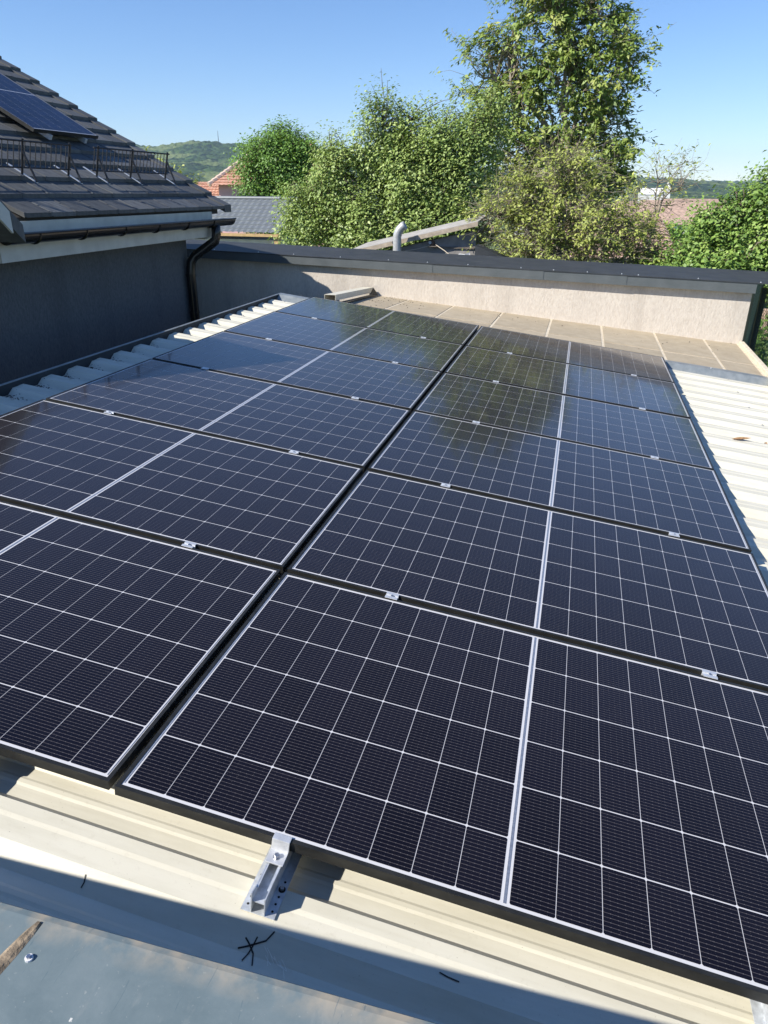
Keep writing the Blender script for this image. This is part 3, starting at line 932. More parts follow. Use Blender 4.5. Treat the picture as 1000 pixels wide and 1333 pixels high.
MB().tube([H(GX + GR + .003, y0g, GZ), H(GX + GR + .003, y1g, GZ)], .008, 8).build("gutter_bead", "black_gutter", gut)
yb_ = 4.25
while yb_ < 7.8:
    pts = [H(GX + (GR + .004) * math.cos(math.pi + math.pi * i / 10), yb_, GZ + (GR + .004) * math.sin(math.pi + math.pi * i / 10)) for i in range(11)]
    MB().tube(pts, .008, 6).build("gutter_bracket", "black_gutter", gut)
    yb_ += .62
# downpipe with its swan neck
PR = .058
dp = MB().tube([H(GX, 7.52, GZ - .04), H(GX, 7.52, GZ - .17), H(GX - .02, 7.51, GZ - .25), H(-3.60, 7.45, GZ - .36), H(-3.70, 7.41, GZ - .43), H(-3.74, 7.385, GZ - .50), H(-3.75, 7.37, GZ - .62), H(-3.75, 7.37, 1.0)], PR, 14)
dpo = dp.build("downpipe", "black_gutter", house, smooth=True)
for z in (3.35, 2.9):
    MB().tube([H(-3.75, 7.37, z), H(-3.75, 7.37, z + .03)], PR + .006, 14).build("pipe_clip", "black_gutter", dpo)

# cross gable next to it (its shadow falls over the third and fourth rows)
PK = Vector((-3.15, 2.60, 5.28))
mg = math.tan(R(44))
g0 = Vector((-4.5, 2.67, GROUND))
wing = thing("cross_gable", "cross gable of the dark house beyond the left edge of the picture", "gable", g0)
def G(x, y, z): return Vector((x, y, z)) - g0
for s in (1, -1):
    yb = PK.y + s * 1.22
    MB().hexa([G(-6.5, PK.y, PK.z - .13), G(PK.x, PK.y, PK.z - .13), G(PK.x, yb, PK.z - 1.22 * mg - .13), G(-6.5, yb, PK.z - 1.22 * mg - .13), G(-6.5, PK.y, PK.z), G(PK.x, PK.y, PK.z), G(PK.x, yb, PK.z - 1.22 * mg), G(-6.5, yb, PK.z - 1.22 * mg)]).build("roof_slope", "charcoal_tile", wing)
    ye = PK.y + s * 1.08
    MB().hexa([G(PK.x + .002, PK.y, PK.z - .19), G(PK.x + .022, PK.y, PK.z - .19), G(PK.x + .022, ye, PK.z - 1.08 * mg - .19), G(PK.x + .002, ye, PK.z - 1.08 * mg - .19), G(PK.x + .002, PK.y, PK.z - .04), G(PK.x + .022, PK.y, PK.z - .04), G(PK.x + .022, ye, PK.z - 1.08 * mg - .04), G(PK.x + .002, ye, PK.z - 1.08 * mg - .04)]).build("rake_board", "white_board", wing)
MB().prism([G(-3.72, 1.75, GROUND), G(-3.72, 3.38, GROUND), G(-3.72, 3.38, PK.z - .71 * mg - .14), G(-3.72, PK.y, PK.z - .14), G(-3.72, 1.75, PK.z - .92 * mg - .14)], (0, 0, 0), (.2, 0, 0)).build("gable_wall", "grey_stucco", wing)

# snow guards
def snow_guard(label, ya, yb, posts):
    xb = -4.0
    o_ = Vector((xb, (ya + yb) / 2, rz(xb)))
    t = thing("snow_guard", label, "snow guard", o_, group="snow guards on the tiled roof")
    nrm = Vector((math.sin(R(14)), 0, math.cos(R(14))))
    h = .275
    def Q(y, k): return Vector((xb, y, rz(xb) + .025)) + nrm * k - o_
    MB().tube([Q(ya, h), Q(yb, h)], .009, 6).build("top_rail", "guard_steel", t)
    MB().tube([Q(ya, .055), Q(yb, .055)], .008, 6).build("bottom_rail", "guard_steel", t)
    y = ya + .02
    while y < yb:
        MB().tube([Q(y, .055), Q(y, h)], .0045, 5).build("bar", "guard_steel", t)
        y += .071
    for yp in posts:
        MB().tube([Q(yp, 0), Q(yp, h + .02)], .011, 6).build("post", "guard_steel", t)
        foot = Vector((xb + .13, yp + .02, rz(xb + .13) + .03)) - o_
        MB().tube([Q(yp, h * .72), foot], .010, 6).build("strut", "guard_steel", t)
        MB().hexa([Vector((xb - .14, yp - .012, rz(xb - .14) + .035)) - o_, foot + Vector((0, -.012, -.005)), foot + Vector((0, .012, -.005)), Vector((xb - .14, yp + .012, rz(xb - .14) + .035)) - o_,
                   Vector((xb - .14, yp - .012, rz(xb - .14) + .04)) - o_, foot + Vector((0, -.012, 0)), foot + Vector((0, .012, 0)), Vector((xb - .14, yp + .012, rz(xb - .14) + .04)) - o_]).build("foot_strap", "galvanised", t)
    return t
snow_guard("black snow guard on the tiled roof, the one at the left picture edge", 4.18, 5.63, (4.45, 4.95, 5.60))
snow_guard("black snow guard on the tiled roof, the one nearer the verge", 5.98, 7.46, (6.06, 6.68, 7.42))

# panel on the tiled roof
pvq = (Matrix.Rotation(HB, 3, 'Y'))
NB = Vector((math.sin(HB), 0, math.cos(HB)))
c0 = Vector((-4.68, 6.02, rz(-4.68))) + NB * .10
pv = thing("roof_solar_panel", "blue solar panel mounted on the charcoal tiled roof", "solar panel", c0, pvq.to_euler())
# local: x downslope, y along the eave
PVL, PVW = 1.755, 1.10
fr = MB().box(-PVL, 0, 0, .011, -.035, 0).box(-PVL, 0, PVW - .011, PVW, -.035, 0).box(-.011, 0, .011, PVW - .011, -.035, 0).box(-PVL, -PVL + .011, .011, PVW - .011, -.035, 0)
fr.build("frame", "black_frame", pv)
MB().box(-PVL + .010, -.010, .010, PVW - .010, -.008, -.0022).build("glass_laminate", "white_backsheet", pv)
pc, ph = (PVL - .05 - .012) / 20, (PVW - .04) / 6
CELLF = cell_mesh("solar_cell_far", pc - .002, ph - .003, .003)
for i in range(20):
    for j in range(6):
        link_mesh("solar_cell", CELLF, pv, (-.025 - (i + .5) * pc - (.012 if i >= 10 else 0), .02 + (j + .5) * ph, -.0021))
for yy in (.25, .85):
    MB().box(-PVL - .05, .03, yy - .02, yy + .02, -.085, -.036).build("rail", "aluminium", pv)
pv2 = None

# ------------------------------------------------------------------ trees
def tube_arrays(paths, seg=5):
    V, F = [], []
    b = 0
    for pts, rads in paths:
        pts = np.asarray(pts, float); n = len(pts)
        d = np.gradient(pts, axis=0); d /= np.linalg.norm(d, axis=1, keepdims=True) + 1e-9
        ref = np.array([0.31, 0.22, 0.92]); 
        s = np.cross(d, ref); s /= np.linalg.norm(s, axis=1, keepdims=True) + 1e-9
        w = np.cross(s, d)
        a = np.arange(seg) * 2 * np.pi / seg
        ring = pts[:, None] + (s[:, None] * np.cos(a)[None, :, None] + w[:, None] * np.sin(a)[None, :, None]) * np.asarray(rads)[:, None, None]
        V.append(ring.reshape(-1, 3))
        i = np.arange(n - 1)[:, None] * seg; k = np.arange(seg)[None]
        k2 = (k + 1) % seg
        F.append(np.stack([b + i + k, b + i + k2, b + i + seg + k2, b + i + seg + k], -1).reshape(-1, 4))
        b += n * seg
    return np.concatenate(V), np.concatenate(F)

def curve(a, b, rg, bend=.12, n=6, sag=0.0):
    a = np.asarray(a, float); b = np.asarray(b, float)
    t_ = np.linspace(0, 1, n)[:, None]
    off = rg.normal(0, 1, 3) * np.linalg.norm(b - a) * bend
    p = a + (b - a) * t_ + off * np.sin(np.pi * t_)
    p[:, 2] += sag * np.sin(np.pi * t_[:, 0])
    p[1:-1] += rg.normal(0, 1, (n - 2, 3)) * np.linalg.norm(b - a) * .02
    return p

def leaves_mesh(name, pos, dirs, size, mat, rg, tint, narrow=.5, droop=0.0, out=None):
    n = len(pos)
    nrm = rg.normal(0, 1, (n, 3)); nrm[:, 2] = np.abs(nrm[:, 2]) + .35
    if out is not None: nrm += out * .7
    nrm += -np.array(LIGHT) * 1.1
    nrm /= np.linalg.norm(nrm, axis=1, keepdims=True)
    ax = rg.normal(0, 1, (n, 3)) + dirs * .8; ax[:, 2] -= droop
    ax -= nrm * (ax * nrm).sum(1, keepdims=True)
    ax /= np.linalg.norm(ax, axis=1, keepdims=True) + 1e-9
    sd_ = np.cross(nrm, ax)
    L_ = (size * rg.uniform(.45, 1.35, n))[:, None]
    w = L_ * narrow * .5
    v0 = pos
    v1 = pos + ax * L_ * .45 + sd_ * w + nrm * L_ * .06
    v2 = pos + ax * L_ - nrm * L_ * .10
    v3 = pos + ax * L_ * .45 - sd_ * w + nrm * L_ * .06
    V = np.stack([v0, v1, v2, v3], 1).reshape(-1, 3)
    F = np.arange(n * 4).reshape(n, 4)
    return arr_mesh(name, V, F, mat, tint)

def tree(name, label, base, blobs, seed, n_clumps, per, size, mat, bark="bark", trunk=.16, clump_r=.28, narrow=.5, droop=.2, shell=.5, twigs=0, group="trees behind the wall", low=None, tw=.010, up=0.0, bare=0.0, flat=.7):
    """blobs: list of (centre, radii); the crown fills them unevenly, leaf by leaf"""
    rg = np.random.default_rng(seed)
    base = np.array(base, float)
    t = thing(name, label, "tree", tuple(base), group=group)
    C = np.array([b[0] for b in blobs], float) - base
    Rr = np.array([b[1] for b in blobs], float)
    area = (Rr[:, 0] * Rr[:, 2] + Rr[:, 0] * Rr[:, 1]); area /= area.sum()
    paths = []
    topc = C[np.argmax(C[:, 2])]
    trunk_top = np.array([C[:, 0].mean(), C[:, 1].mean(), C[:, 2].min() * .6 + C[:, 2].mean() * .4])
    tp = curve((0, 0, 0), trunk_top, rg, .04, 8)
    paths.append((tp, np.linspace(trunk, trunk * .55, 8)))
    nodes = [tp[4:]]
    for c, r in zip(C, Rr):
        st_ = tp[rg.integers(4, 8)]
        lp = curve(st_, c + np.array([0, 0, r[2] * .35]), rg, .10, 7)
        paths.append((lp, np.linspace(trunk * .45, trunk * .09, 7)))
        nodes.append(lp[2:])
    nodes = np.concatenate(nodes)
    pos, dr, tint, outs = [], [], [], []
    cl = []
    for _ in range(n_clumps):
        b = rg.choice(len(C), p=area)
        d = rg.normal(0, 1, 3); d /= np.linalg.norm(d)
        rr = rg.uniform(shell, 1.0) ** .6 if rg.random() < .8 else rg.uniform(.2, .7)
        p = C[b] + d * Rr[b] * rr * rg.uniform(.9, 1.08)
        if low is not None and p[2] + base[2] < low: continue
        cl.append((p, d))
    P_ = np.array([c[0] for c in cl])
    for p, d in cl:
        dist = np.linalg.norm(nodes - p, axis=1) + np.clip(nodes[:, 2] - p[2], 0, 9) * 1.5
        k = np.argsort(dist)[rg.integers(0, 3)]
        bp = curve(nodes[k], p + np.array([0, 0, up * rg.random()]), rg, .10, 5)
        r0 = tw * rg.uniform(1.1, 2.2)
        paths.append((bp, np.linspace(r0, tw * .4, 5)))
        n = int(per * rg.uniform(.5, 1.5))
        if rg.random() < bare: n = int(n * .12)
        if twigs:
            m_ = twigs
            ends = p + rg.normal(0, 1, (m_, 3)) * clump_r * np.array([1, 1, .8]) + d * clump_r * .5
            if up: ends[:, 2] += up * rg.random(m_) * .6
            for e in ends:
                paths.append((curve(bp[rg.integers(2, 5)], e, rg, .12, 4), np.linspace(tw * .55, tw * .2, 4)))
            src = np.concatenate([np.linspace(bp[-1], e, 5) for e in ends])
            q = src[rg.integers(0, len(src), n)] + rg.normal(0, 1, (n, 3)) * clump_r * .16
        else:
            q = p + np.clip(rg.normal(0, 1, (n, 3)), -1.7, 1.7) * clump_r * np.array([1, 1, flat]) * rg.uniform(.7, 1.2)
        pos.append(q)
        dd = q - p + d * .1
        dr.append(dd / (np.linalg.norm(dd, axis=1, keepdims=True) + 1e-6))
        outs.append(np.repeat(d[None], n, 0))
        ct = np.clip(rg.normal(.45, .17), 0, 1)
        tint.append(np.clip(ct + rg.normal(0, .16, n), 0, 1))
    pos = np.concatenate(pos); dr = np.concatenate(dr); tint = np.concatenate(tint); outs = np.concatenate(outs)
    V, F = tube_arrays(paths[:1 + len(C)], 8)
    me = arr_mesh("trunk", V, F, bark)
    for p_ in me.polygons: p_.use_smooth = True
    link_mesh("trunk", me, t)
    V, F = tube_arrays(paths[1 + len(C):], 4)
    link_mesh("branches", arr_mesh("branches", V, F, bark), t)
    link_mesh("crown", leaves_mesh("crown", pos, dr, size, mat, rg, tint, narrow, droop, outs), t)
    return t

tree("round_tree", "rounded bright green tree behind the grey tiled outbuilding", (-11.9, 30.5, GROUND),
     [((-11.9, 30.5, 5.2), (1.7, 1.7, 1.5)), ((-11.0, 30.2, 4.6), (1.2, 1.3, 1.3)), ((-12.75, 30.2, 4.5), (.95, 1.2, 1.2)), ((-11.8, 30.5, 6.1), (.95, 1.0, .75)), ((-10.9, 30.4, 5.7), (.85, .9, .7)), ((-12.7, 30.4, 5.7), (.85, .9, .75)), ((-12, 30, 3.2), (1.6, 1.3, 1.1))],
     11, 480, 90, .135, "leaf_fresh", trunk=.2, clump_r=.30, shell=.45, up=.5)
tree("pear_tree", "large pale green upright tree in the middle behind the wall", (-3.6, 17.4, GROUND),
     [((-3.9, 17.4, 5.3), (.62, .8, 1.25)), ((-2.5, 17.4, 5.2), (.62, .8, 1.15)), ((-4.9, 17.2, 4.4), (.75, .9, 1.1)), ((-3.2, 17.2, 4.6), (.9, .9, 1.1)), ((-1.8, 17.3, 4.6), (.75, .9, 1.3)), ((-5.7, 17.0, 3.7), (.75, .8, .85)), ((-4.3, 16.8, 3.4), (1.3, .9, .9)), ((-2.6, 16.8, 3.4), (1.4, .9, .9)), ((-5.1, 17.1, 5.15), (.3, .4, .5)), ((-1.45, 17.5, 5.5), (.5, .6, .8)), ((-3.2, 17.5, 5.7), (.3, .4, .55))],
     12, 900, 100, .085, "leaf_pale", trunk=.15, clump_r=.20, shell=.4, up=.45, narrow=.55, flat=.9)
tree("walnut_tree", "tall loose green tree rising above all the others", (-.1, 22.4, GROUND),
     [((-.6, 22.4, 8.3), (1.6, 1.5, 1.5)), ((-1.6, 22.2, 7.4), (1.3, 1.2, 1.2)), ((.8, 22.3, 7.2), (1.2, 1.3, 1.4)), ((-.4, 22.4, 6.2), (2.1, 1.5, 1.3)), ((1.45, 22.2, 5.9), (.75, .9, 1.0)), ((-1.6, 22.0, 5.6), (1.4, 1.2, 1.1)), ((-.3, 22.4, 9.4), (1.4, 1.2, .8)), ((.7, 22.2, 8.3), (1.1, 1.0, .9)), ((1.35, 22.3, 7.4), (.9, 1.0, .8)), ((-2.2, 22.1, 7.0), (.8, .9, .8)), ((.2, 22.2, 4.8), (2.0, 1.3, 1.2)), ((1.7, 22.0, 5.1), (.45, .6, .6))],
     13, 620, 56, .15, "leaf_walnut", bark="bark_pale", trunk=.2, clump_r=.30, shell=.45, narrow=.45, droop=.9, twigs=3, tw=.013)
tree("orchard_tree", "half bare yellow-green tree with tangled twigs just behind the cap", (.55, 13.6, GROUND),
     [((.35, 13.6, 4.35), (.95, .9, .75)), ((-.55, 13.5, 3.75), (.75, .8, .65)), ((1.2, 13.5, 3.8), (.85, .8, .75)), ((.3, 13.3, 3.4), (1.2, .8, .6)), ((.75, 13.7, 4.75), (.5, .6, .42)), ((1.85, 13.6, 3.5), (.6, .6, .5)), ((2.3, 13.7, 3.2), (.5, .5, .4)), ((-.2, 13.5, 4.3), (.5, .6, .45))],
     14, 520, 56, .075, "leaf_yellow", bark="bark_pale", trunk=.10, clump_r=.22, shell=.25, narrow=.42, droop=.3, twigs=5, tw=.0075, bare=.22)
tree("slender_tree", "thin twiggy tree top showing against the sky right of the tall tree", (2.15, 15.2, GROUND),
     [((2.25, 15.2, 4.55), (.45, .5, .55)), ((2.75, 15.2, 4.35), (.45, .45, .4)), ((1.9, 15.2, 4.0), (.5, .5, .5)), ((2.75, 15.3, 4.85), (.3, .3, .25))],
     15, 60, 15, .085, "leaf_yellow", bark="bark_pale", trunk=.05, clump_r=.24, shell=.3, narrow=.38, droop=.2, twigs=4, tw=.0065, bare=.25)
tree("leafy_shrub", "dense leafy green tree at the right picture edge above the cap", (4.0, 13.3, GROUND),
     [((3.95, 13.3, 4.25), (.42, .6, .65)), ((3.35, 13.2, 3.75), (.5, .6, .5)), ((4.2, 13.2, 3.5), (.8, .8, .7)), ((3.2, 13.0, 3.2), (.65, .7, .5)), ((3.45, 13.3, 4.25), (.16, .2, .35)), ((4.5, 13.4, 4.6), (.6, .7, .6)), ((4.0, 13.0, 2.8), (.9, .8, .7)), ((3.05, 13.3, 3.95), (.2, .25, .28)), ((2.75, 13.2, 3.25), (.42, .5, .42)), ((2.6, 13.1, 2.9), (.5, .5, .4))],
     16, 480, 80, .075, "leaf_dark", trunk=.09, clump_r=.17, shell=.35, narrow=.6, droop=.4, up=.2, low=2.8)
tree("orchard_tree", "yellow-green bush beside the verge of the dark house roof", (-14.2, 26, GROUND),
     [((-14.4, 26, 3.9), (1.0, .9, 1.0)), ((-13.4, 26, 3.2), (.6, .8, .6)), ((-15.3, 26, 4.5), (.8, .9, .9))],
     17, 160, 34, .13, "leaf_yellow", trunk=.08, clump_r=.28, shell=.4, twigs=3)
for k, (x, y, h_, sd_) in enumerate(((-18.5, 55, 2.6, 21), (-24, 62, 3.4, 22), (8.5, 24, 2.6, 24), (14, 60, 3.0, 25), (5.6, 45, 2.2, 26))):
    lab = ["dark green tree beyond the orange roofed house", "far green tree low on the left beyond the house verge", "green tree right of the leafy shrub beyond the fence", "far green tree among the town roofs on the right", "small green tree between the brown roofs"][k]
    z = GROUND + h_ * .62
    tree("garden_tree", lab, (x, y, GROUND), [((x, y, z), (h_ * .5, h_ * .5, h_ * .42)), ((x - h_ * .3, y, z - .3), (h_ * .35, h_ * .35, h_ * .3)), ((x + h_ * .3, y, z - .2), (h_ * .35, h_ * .35, h_ * .3))],
         sd_, 110, 34, .22, "leaf_fresh", trunk=.12, clump_r=.35)

# ------------------------------------------------------------------ outbuilding with grey metal tiles
ob = thing("grey_outbuilding", "small outbuilding with grey metal tile roof behind the wall", "building", (-11, 23.5, GROUND))
oo = Vector((-11, 23.5, GROUND))
MB().box(-14 - oo.x, -8.78 - oo.x, 22.25 - oo.y, 25.2 - oo.y, 0, 2.84 - GROUND).build("wall", "pale_plaster", ob)
gx0, gx1, gy0, gz0, gy1, gz1 = -14.2, -8.56, 21.98, 3.05, 23.75, 4.06
rows, cols, sub = 9, 26, 4
V, F = [], []
for r in range(rows):
    for e in (0, 1):
        for i in range(cols * sub + 1):
            u = i / (cols * sub)
            t_ = (r + e) / rows
            lift = .030 * (1 - e) + .020 * (0.5 + .5 * math.cos(2 * math.pi * i / sub))
            V.append((gx0 + (gx1 - gx0) * u - oo.x, gy0 + (gy1 - gy0) * t_ - oo.y, gz0 + (gz1 - gz0) * t_ + lift - GROUND))
nn = cols * sub + 1
for r in range(rows):
    for i in range(nn - 1):
        a = 2 * r * nn + i
        F.append((a, a + 1, a + nn + 1, a + nn))
        if r < rows - 1:
            F.append((a + nn, a + nn + 1, a + 2 * nn + 1, a + 2 * nn))
tr_ = MB().add(V, F).build("roof", "grey_metal_tile", ob)
MB().hexa([Vector(p) - oo for p in ((gx0, gy1, gz1 - .03), (gx1, gy1, gz1 - .03), (gx1, 25.6, 3.0), (gx0, 25.6, 3.0), (gx0, gy1, gz1 + .03), (gx1, gy1, gz1 + .03), (gx1, 25.6, 3.06), (gx0, 25.6, 3.06))]).build("rear_slope", "grey_metal_tile", ob)
MB().tube([Vector((gx0, gy1, gz1 + .03)) - oo, Vector((gx1, gy1, gz1 + .03)) - oo], .06, 8).build("ridge_cap", "grey_metal_tile", tr_)
MB().box(gx0 - oo.x, gx1 - oo.x, gy0 + .02 - oo.y, gy0 + .06 - oo.y, gz0 - .10 - GROUND, gz0 - .012 - GROUND).build("eave_board", "yellow_wood", ob)
MB().box(-8.80 - oo.x, -8.62 - oo.x, 22.10 - oo.y, 22.24 - oo.y, 0, 2.94 - GROUND).build("corner_post", "yellow_wood", ob)
MB().box(-12.6 - oo.x, -12.0 - oo.x, 22.225 - oo.y, 22.249 - oo.y, 1.2, 1.9).build("window", "window_glass", ob)

# ------------------------------------------------------------------ house with orange tiled roof
oh = thing("orange_house", "pink house with steep orange tiled roof far behind the outbuilding", "house", (-16.6, 43, GROUND))
ho2 = Vector((-16, 43, GROUND))
def O(x, y, z): return Vector((x, y, z)) - ho2
MB().box(-19.1 - ho2.x, -12.6 - ho2.x, 40.2 - ho2.y, 46.5 - ho2.y, 0, 4.75 - GROUND).build("wall", "pink_plaster", oh)
def tiled(name, p00, p10, p11, p01, parent, o_, mat, rows, cols, lift=.05):
    """tile field: stepped courses with rolls, spanning four corners (bottom left, bottom right, top right, top left)"""
    V, F = [], []
    p00, p10, p11, p01 = [Vector(p) - o_ for p in (p00, p10, p11, p01)]
    nrm = (p10 - p00).cross(p01 - p00).normalized()
    sub_ = 2
    n_ = cols * sub_ + 1
    for r in range(rows):
        for e in (0, 1):
            t_ = (r + e) / rows
            a, b = p00.lerp(p01, t_), p10.lerp(p11, t_)
            for i in range(n_):
                V.append(a.lerp(b, i / (n_ - 1)) + nrm * (lift * (1 - e) + (lift * .6 if i % 2 else 0)))
    for r in range(rows):
        for i in range(n_ - 1):
            a = 2 * r * n_ + i
            F.append((a, a + 1, a + n_ + 1, a + n_))
            if r < rows - 1: F.append((a + n_, a + n_ + 1, a + 2 * n_ + 1, a + 2 * n_))
    return MB().add(V, F).build(name, mat, parent)
r1 = tiled("roof", (-19.55, 39.8, 4.55), (-12.2, 39.8, 4.55), (-14.6, 43.3, 6.95), (-17.1, 43.3, 6.95), oh, ho2, "orange_tile", 16, 26)
tiled("side_slope", (-19.55, 46.9, 4.55), (-19.55, 39.8, 4.55), (-17.1, 43.3, 6.95), (-17.1, 43.4, 6.95), oh, ho2, "orange_tile", 16, 24)
tiled("side_slope", (-12.2, 39.8, 4.55), (-12.2, 46.9, 4.55), (-14.6, 43.4, 6.95), (-14.6, 43.3, 6.95), oh, ho2, "orange_tile", 16, 24)
rt = MB().tube([(-.19, 0, 0), (.19, 0, .0)], [.16, .11], 8).mesh("ridge_tile", "ridge_tile_mat")
for k in range(15):
    p = Vector((-19.5, 39.85, 4.62)).lerp(Vector((-17.1, 43.3, 7.03)), (k + .5) / 15)
    d = (Vector((-17.1, 43.3, 7.03)) - Vector((-19.5, 39.85, 4.62))).to_track_quat('X', 'Z').to_euler()
    link_mesh("ridge_tile", rt, r1, p - ho2, d)
MB().box(-18.0 - ho2.x, -17.4 - ho2.x, 40.16 - ho2.y, 40.199 - ho2.y, 2.4, 3.5).build("window", "window_glass", oh)
oa = thing("orange_annex", "low orange roofed annex left of the pink house", "house", (-20.8, 41, GROUND))
oa_o = Vector((-20.8, 41, GROUND))
MB().box(-1.4, .9, -.6, 2.0, 0, 3.2).build("wall", "pale_plaster", oa)
tiled("roof", (-22.5, 40.0, 3.75), (-19.7, 40.0, 3.75), (-20.2, 41.6, 4.75), (-21.8, 41.6, 4.75), oa, oa_o, "orange_tile", 7, 10)

# ------------------------------------------------------------------ brown roofs and the town on the right
bh = thing("brown_house", "house with weathered brown tiled roof behind the orchard tree", "house", (3, 34, GROUND))
bo = Vector((3, 34, GROUND))
MB().box(-1.2 - bo.x, 4.75 - bo.x, 32.4 - bo.y, 37 - bo.y, 0, 1.75 - GROUND + .1).build("wall", "pale_plaster", bh)
tiled("roof", (-1.8, 31.9, 1.80), (5.0, 31.9, 1.80), (4.1, 34.6, 3.50), (-.6, 34.6, 3.50), bh, bo, "brown_tile", 13, 26)
tiled("side_slope", (5.0, 31.9, 1.80), (5.0, 37.4, 1.80), (4.1, 34.65, 3.50), (4.1, 34.6, 3.50), bh, bo, "brown_tile", 12, 16)
MB().box(4.6 - bo.x, 5.05 - bo.x, 31.75 - bo.y, 31.88 - bo.y, 1.70 - GROUND, 1.80 - GROUND).build("gutter", "white_board", bh)
rt2 = random.Random(11)
def far_house(name, label, cat, x, y, w, d, hw, hr, wall, roofm, rot=0, group=None):
    t = thing(name, label, cat, (x, y, min(ground_z(y + 5), 3.75 - hw - hr)), (0, 0, rot), group)
    MB().box(-w / 2, w / 2, -d / 2, d / 2, 0, hw).build("wall", wall, t)
    MB().prism([(-w / 2 - .25, -d / 2 - .3, hw - .1), (-w / 2 - .25, d / 2 + .3, hw - .1), (-w / 2 - .25, 0, hw + hr)], (0, 0, 0), (w + .5, 0, 0)).build("roof", roofm, t)
    n = max(2, int(w / 2.4))
    for i in range(n):
        xx = -w / 2 + (i + .5) * w / n
        MB().box(xx - .45, xx + .45, -d / 2 - .03, -d / 2 - .002, hw * .4, hw * .8).build("window", "window_glass", t)
    return t
far_house("town_house", "white walled house with brown gable roof beyond the orchard tree, the nearest of the town", "house", 8.1, 64, 4.0, 6, 3.0, 1.45, "white_plaster", "brown_tile")
far_house("town_house", "white house with low brown roof right behind the nearest town house", "house", 11.2, 80, 6.5, 7, 4.3, 1.4, "white_plaster", "brown_tile", .2)
for k in range(46):
    y = 95 + (k / 46) ** 1.3 * 420
    u = rt2.uniform(-.02, .30)
    x = .98 + (y + 1.1) * (u * .8 - .03) - 2
    far_house("town_house", "small pale house with a brown roof in the distant town", "house", x, y, rt2.uniform(7, 12), rt2.uniform(7, 10), rt2.uniform(3.0, 5.0), rt2.uniform(1.4, 2.4), "white_plaster", rt2.choice(["brown_tile", "orange_tile", "brown_tile"]), rt2.uniform(-.5, .5), "distant town houses")
ch = thing("church", "white church with a pointed tower in the distant town", "church", (47.5, 500, GROUND - 6.5))
MB().box(-2, 2, -2, 2, 0, 12.0).build("tower", "white_plaster", ch)
MB().add([(-2.2, -2.2, 12.0), (2.2, -2.2, 12.0), (2.2, 2.2, 12.0), (-2.2, 2.2, 12.0), (0, 0, 16.6)], [(0, 1, 4), (1, 2, 4), (2, 3, 4), (3, 0, 4), (3, 2, 1, 0)]).build("spire", "white_plaster", ch)
MB().box(-16, -2.2, -4, 4, 0, 9.4).prism([(-16, -4.4, 9.41), (-16, 4.4, 9.41), (-16, 0, 13.0)], (0, 0, 0), (13.6, 0, 0)).build("nave", "white_plaster", ch)

# ------------------------------------------------------------------ shed with slanting roof, foil duct, lamp, line and sheet
sh_o = Vector((-2, 13.6, GROUND))
sh = thing("lean_to_shed", "weathered grey shed with slanting board edge behind the wall cap", "shed", sh_o)
def SH(x, y, z): return Vector((x, y, z)) - sh_o
MB().prism([SH(-3.3, 13.1, GROUND), SH(-.95, 13.1, GROUND), SH(-.95, 13.1, 3.70), SH(-3.3, 13.1, 3.15)], (0, 0, 0), (0, 1.2, 0)).build("wall", "shed_wall", sh)
MB().hexa([SH(-3.45, 12.92, 3.22), SH(-.90, 12.92, 3.815), SH(-.90, 14.5, 3.90), SH(-3.45, 14.5, 3.30), SH(-3.45, 12.92, 3.27), SH(-.90, 12.92, 3.865), SH(-.90, 14.5, 3.95), SH(-3.45, 14.5, 3.35)]).build("roof", "concrete", sh)
MB().hexa([SH(-3.45, 12.89, 3.185), SH(-.90, 12.89, 3.78), SH(-.90, 12.915, 3.78), SH(-3.45, 12.915, 3.185), SH(-3.45, 12.89, 3.262), SH(-.90, 12.89, 3.857), SH(-.90, 12.915, 3.857), SH(-3.45, 12.915, 3.262)]).build("edge_board", "weathered_board", sh)
MB().box(-1.75 - sh_o.x, -.97 - sh_o.x, 13.07 - sh_o.y, 13.098 - sh_o.y, 3.37 - GROUND, 3.40 - GROUND).build("rail", "dark_wood", sh)
# duct
dct = MB()
pts = []
for i in range(15):
    t_ = i / 14
    if t_ < .55: pts.append((0, 0, t_ / .55 * .56 - .25))
    else:
        a = (t_ - .55) / .45 * R(68)
        pts.append((.24 * (1 - math.cos(a)), 0, .35 + .24 * math.sin(a)))
rads = [.080 * (1.0 if i % 2 else .94) for i in range(15)]
dct.tube(pts, rads, 14, cap=False)
do = top(dct, "foil_duct", "foil_duct", "bent whitish flue pipe sticking up by the shed", "pipe", origin=(0, 0, -.25), smooth=True)
do.location = (-2.37, 12.70, 2.96)
md = do.modifiers.new("thick", 'SOLIDIFY'); md.thickness = .004
MB().tube([(-.12, .19, .50), (-.05, .0, .50)], .03, 8).build("pipe_clamp", "guard_steel", do)
lm = thing("wall_lamp", "small rusty lamp fixed to the shed wall under the slanting board", "lamp", (-1.77, 13.09, 3.40))
MB().box(-.10, .10, -.10, 0, -.005, .012).build("shelf", "dark_wood", lm)
MB().tube([(0, -.05, .012), (0, -.05, .05), (0, -.05, .09), (0, -.05, .12)], [.05, .06, .05, .02], 10).build("lamp_body", "lamp_rust", lm)
MB().tube([(-.03, -.11, .07), (-.03, -.09, .07)], .03, 10).build("lamp_glass", "foil_duct", lm)
top(MB().tube([(-1.70, 13.0, 3.44), (-1.50, 12.9, 3.34), (-1.30, 12.8, 3.22), (-1.15, 12.7, 3.10)], .008, 5), "cord", "rope", "pale cord running down from the lamp on the shed", "cord")
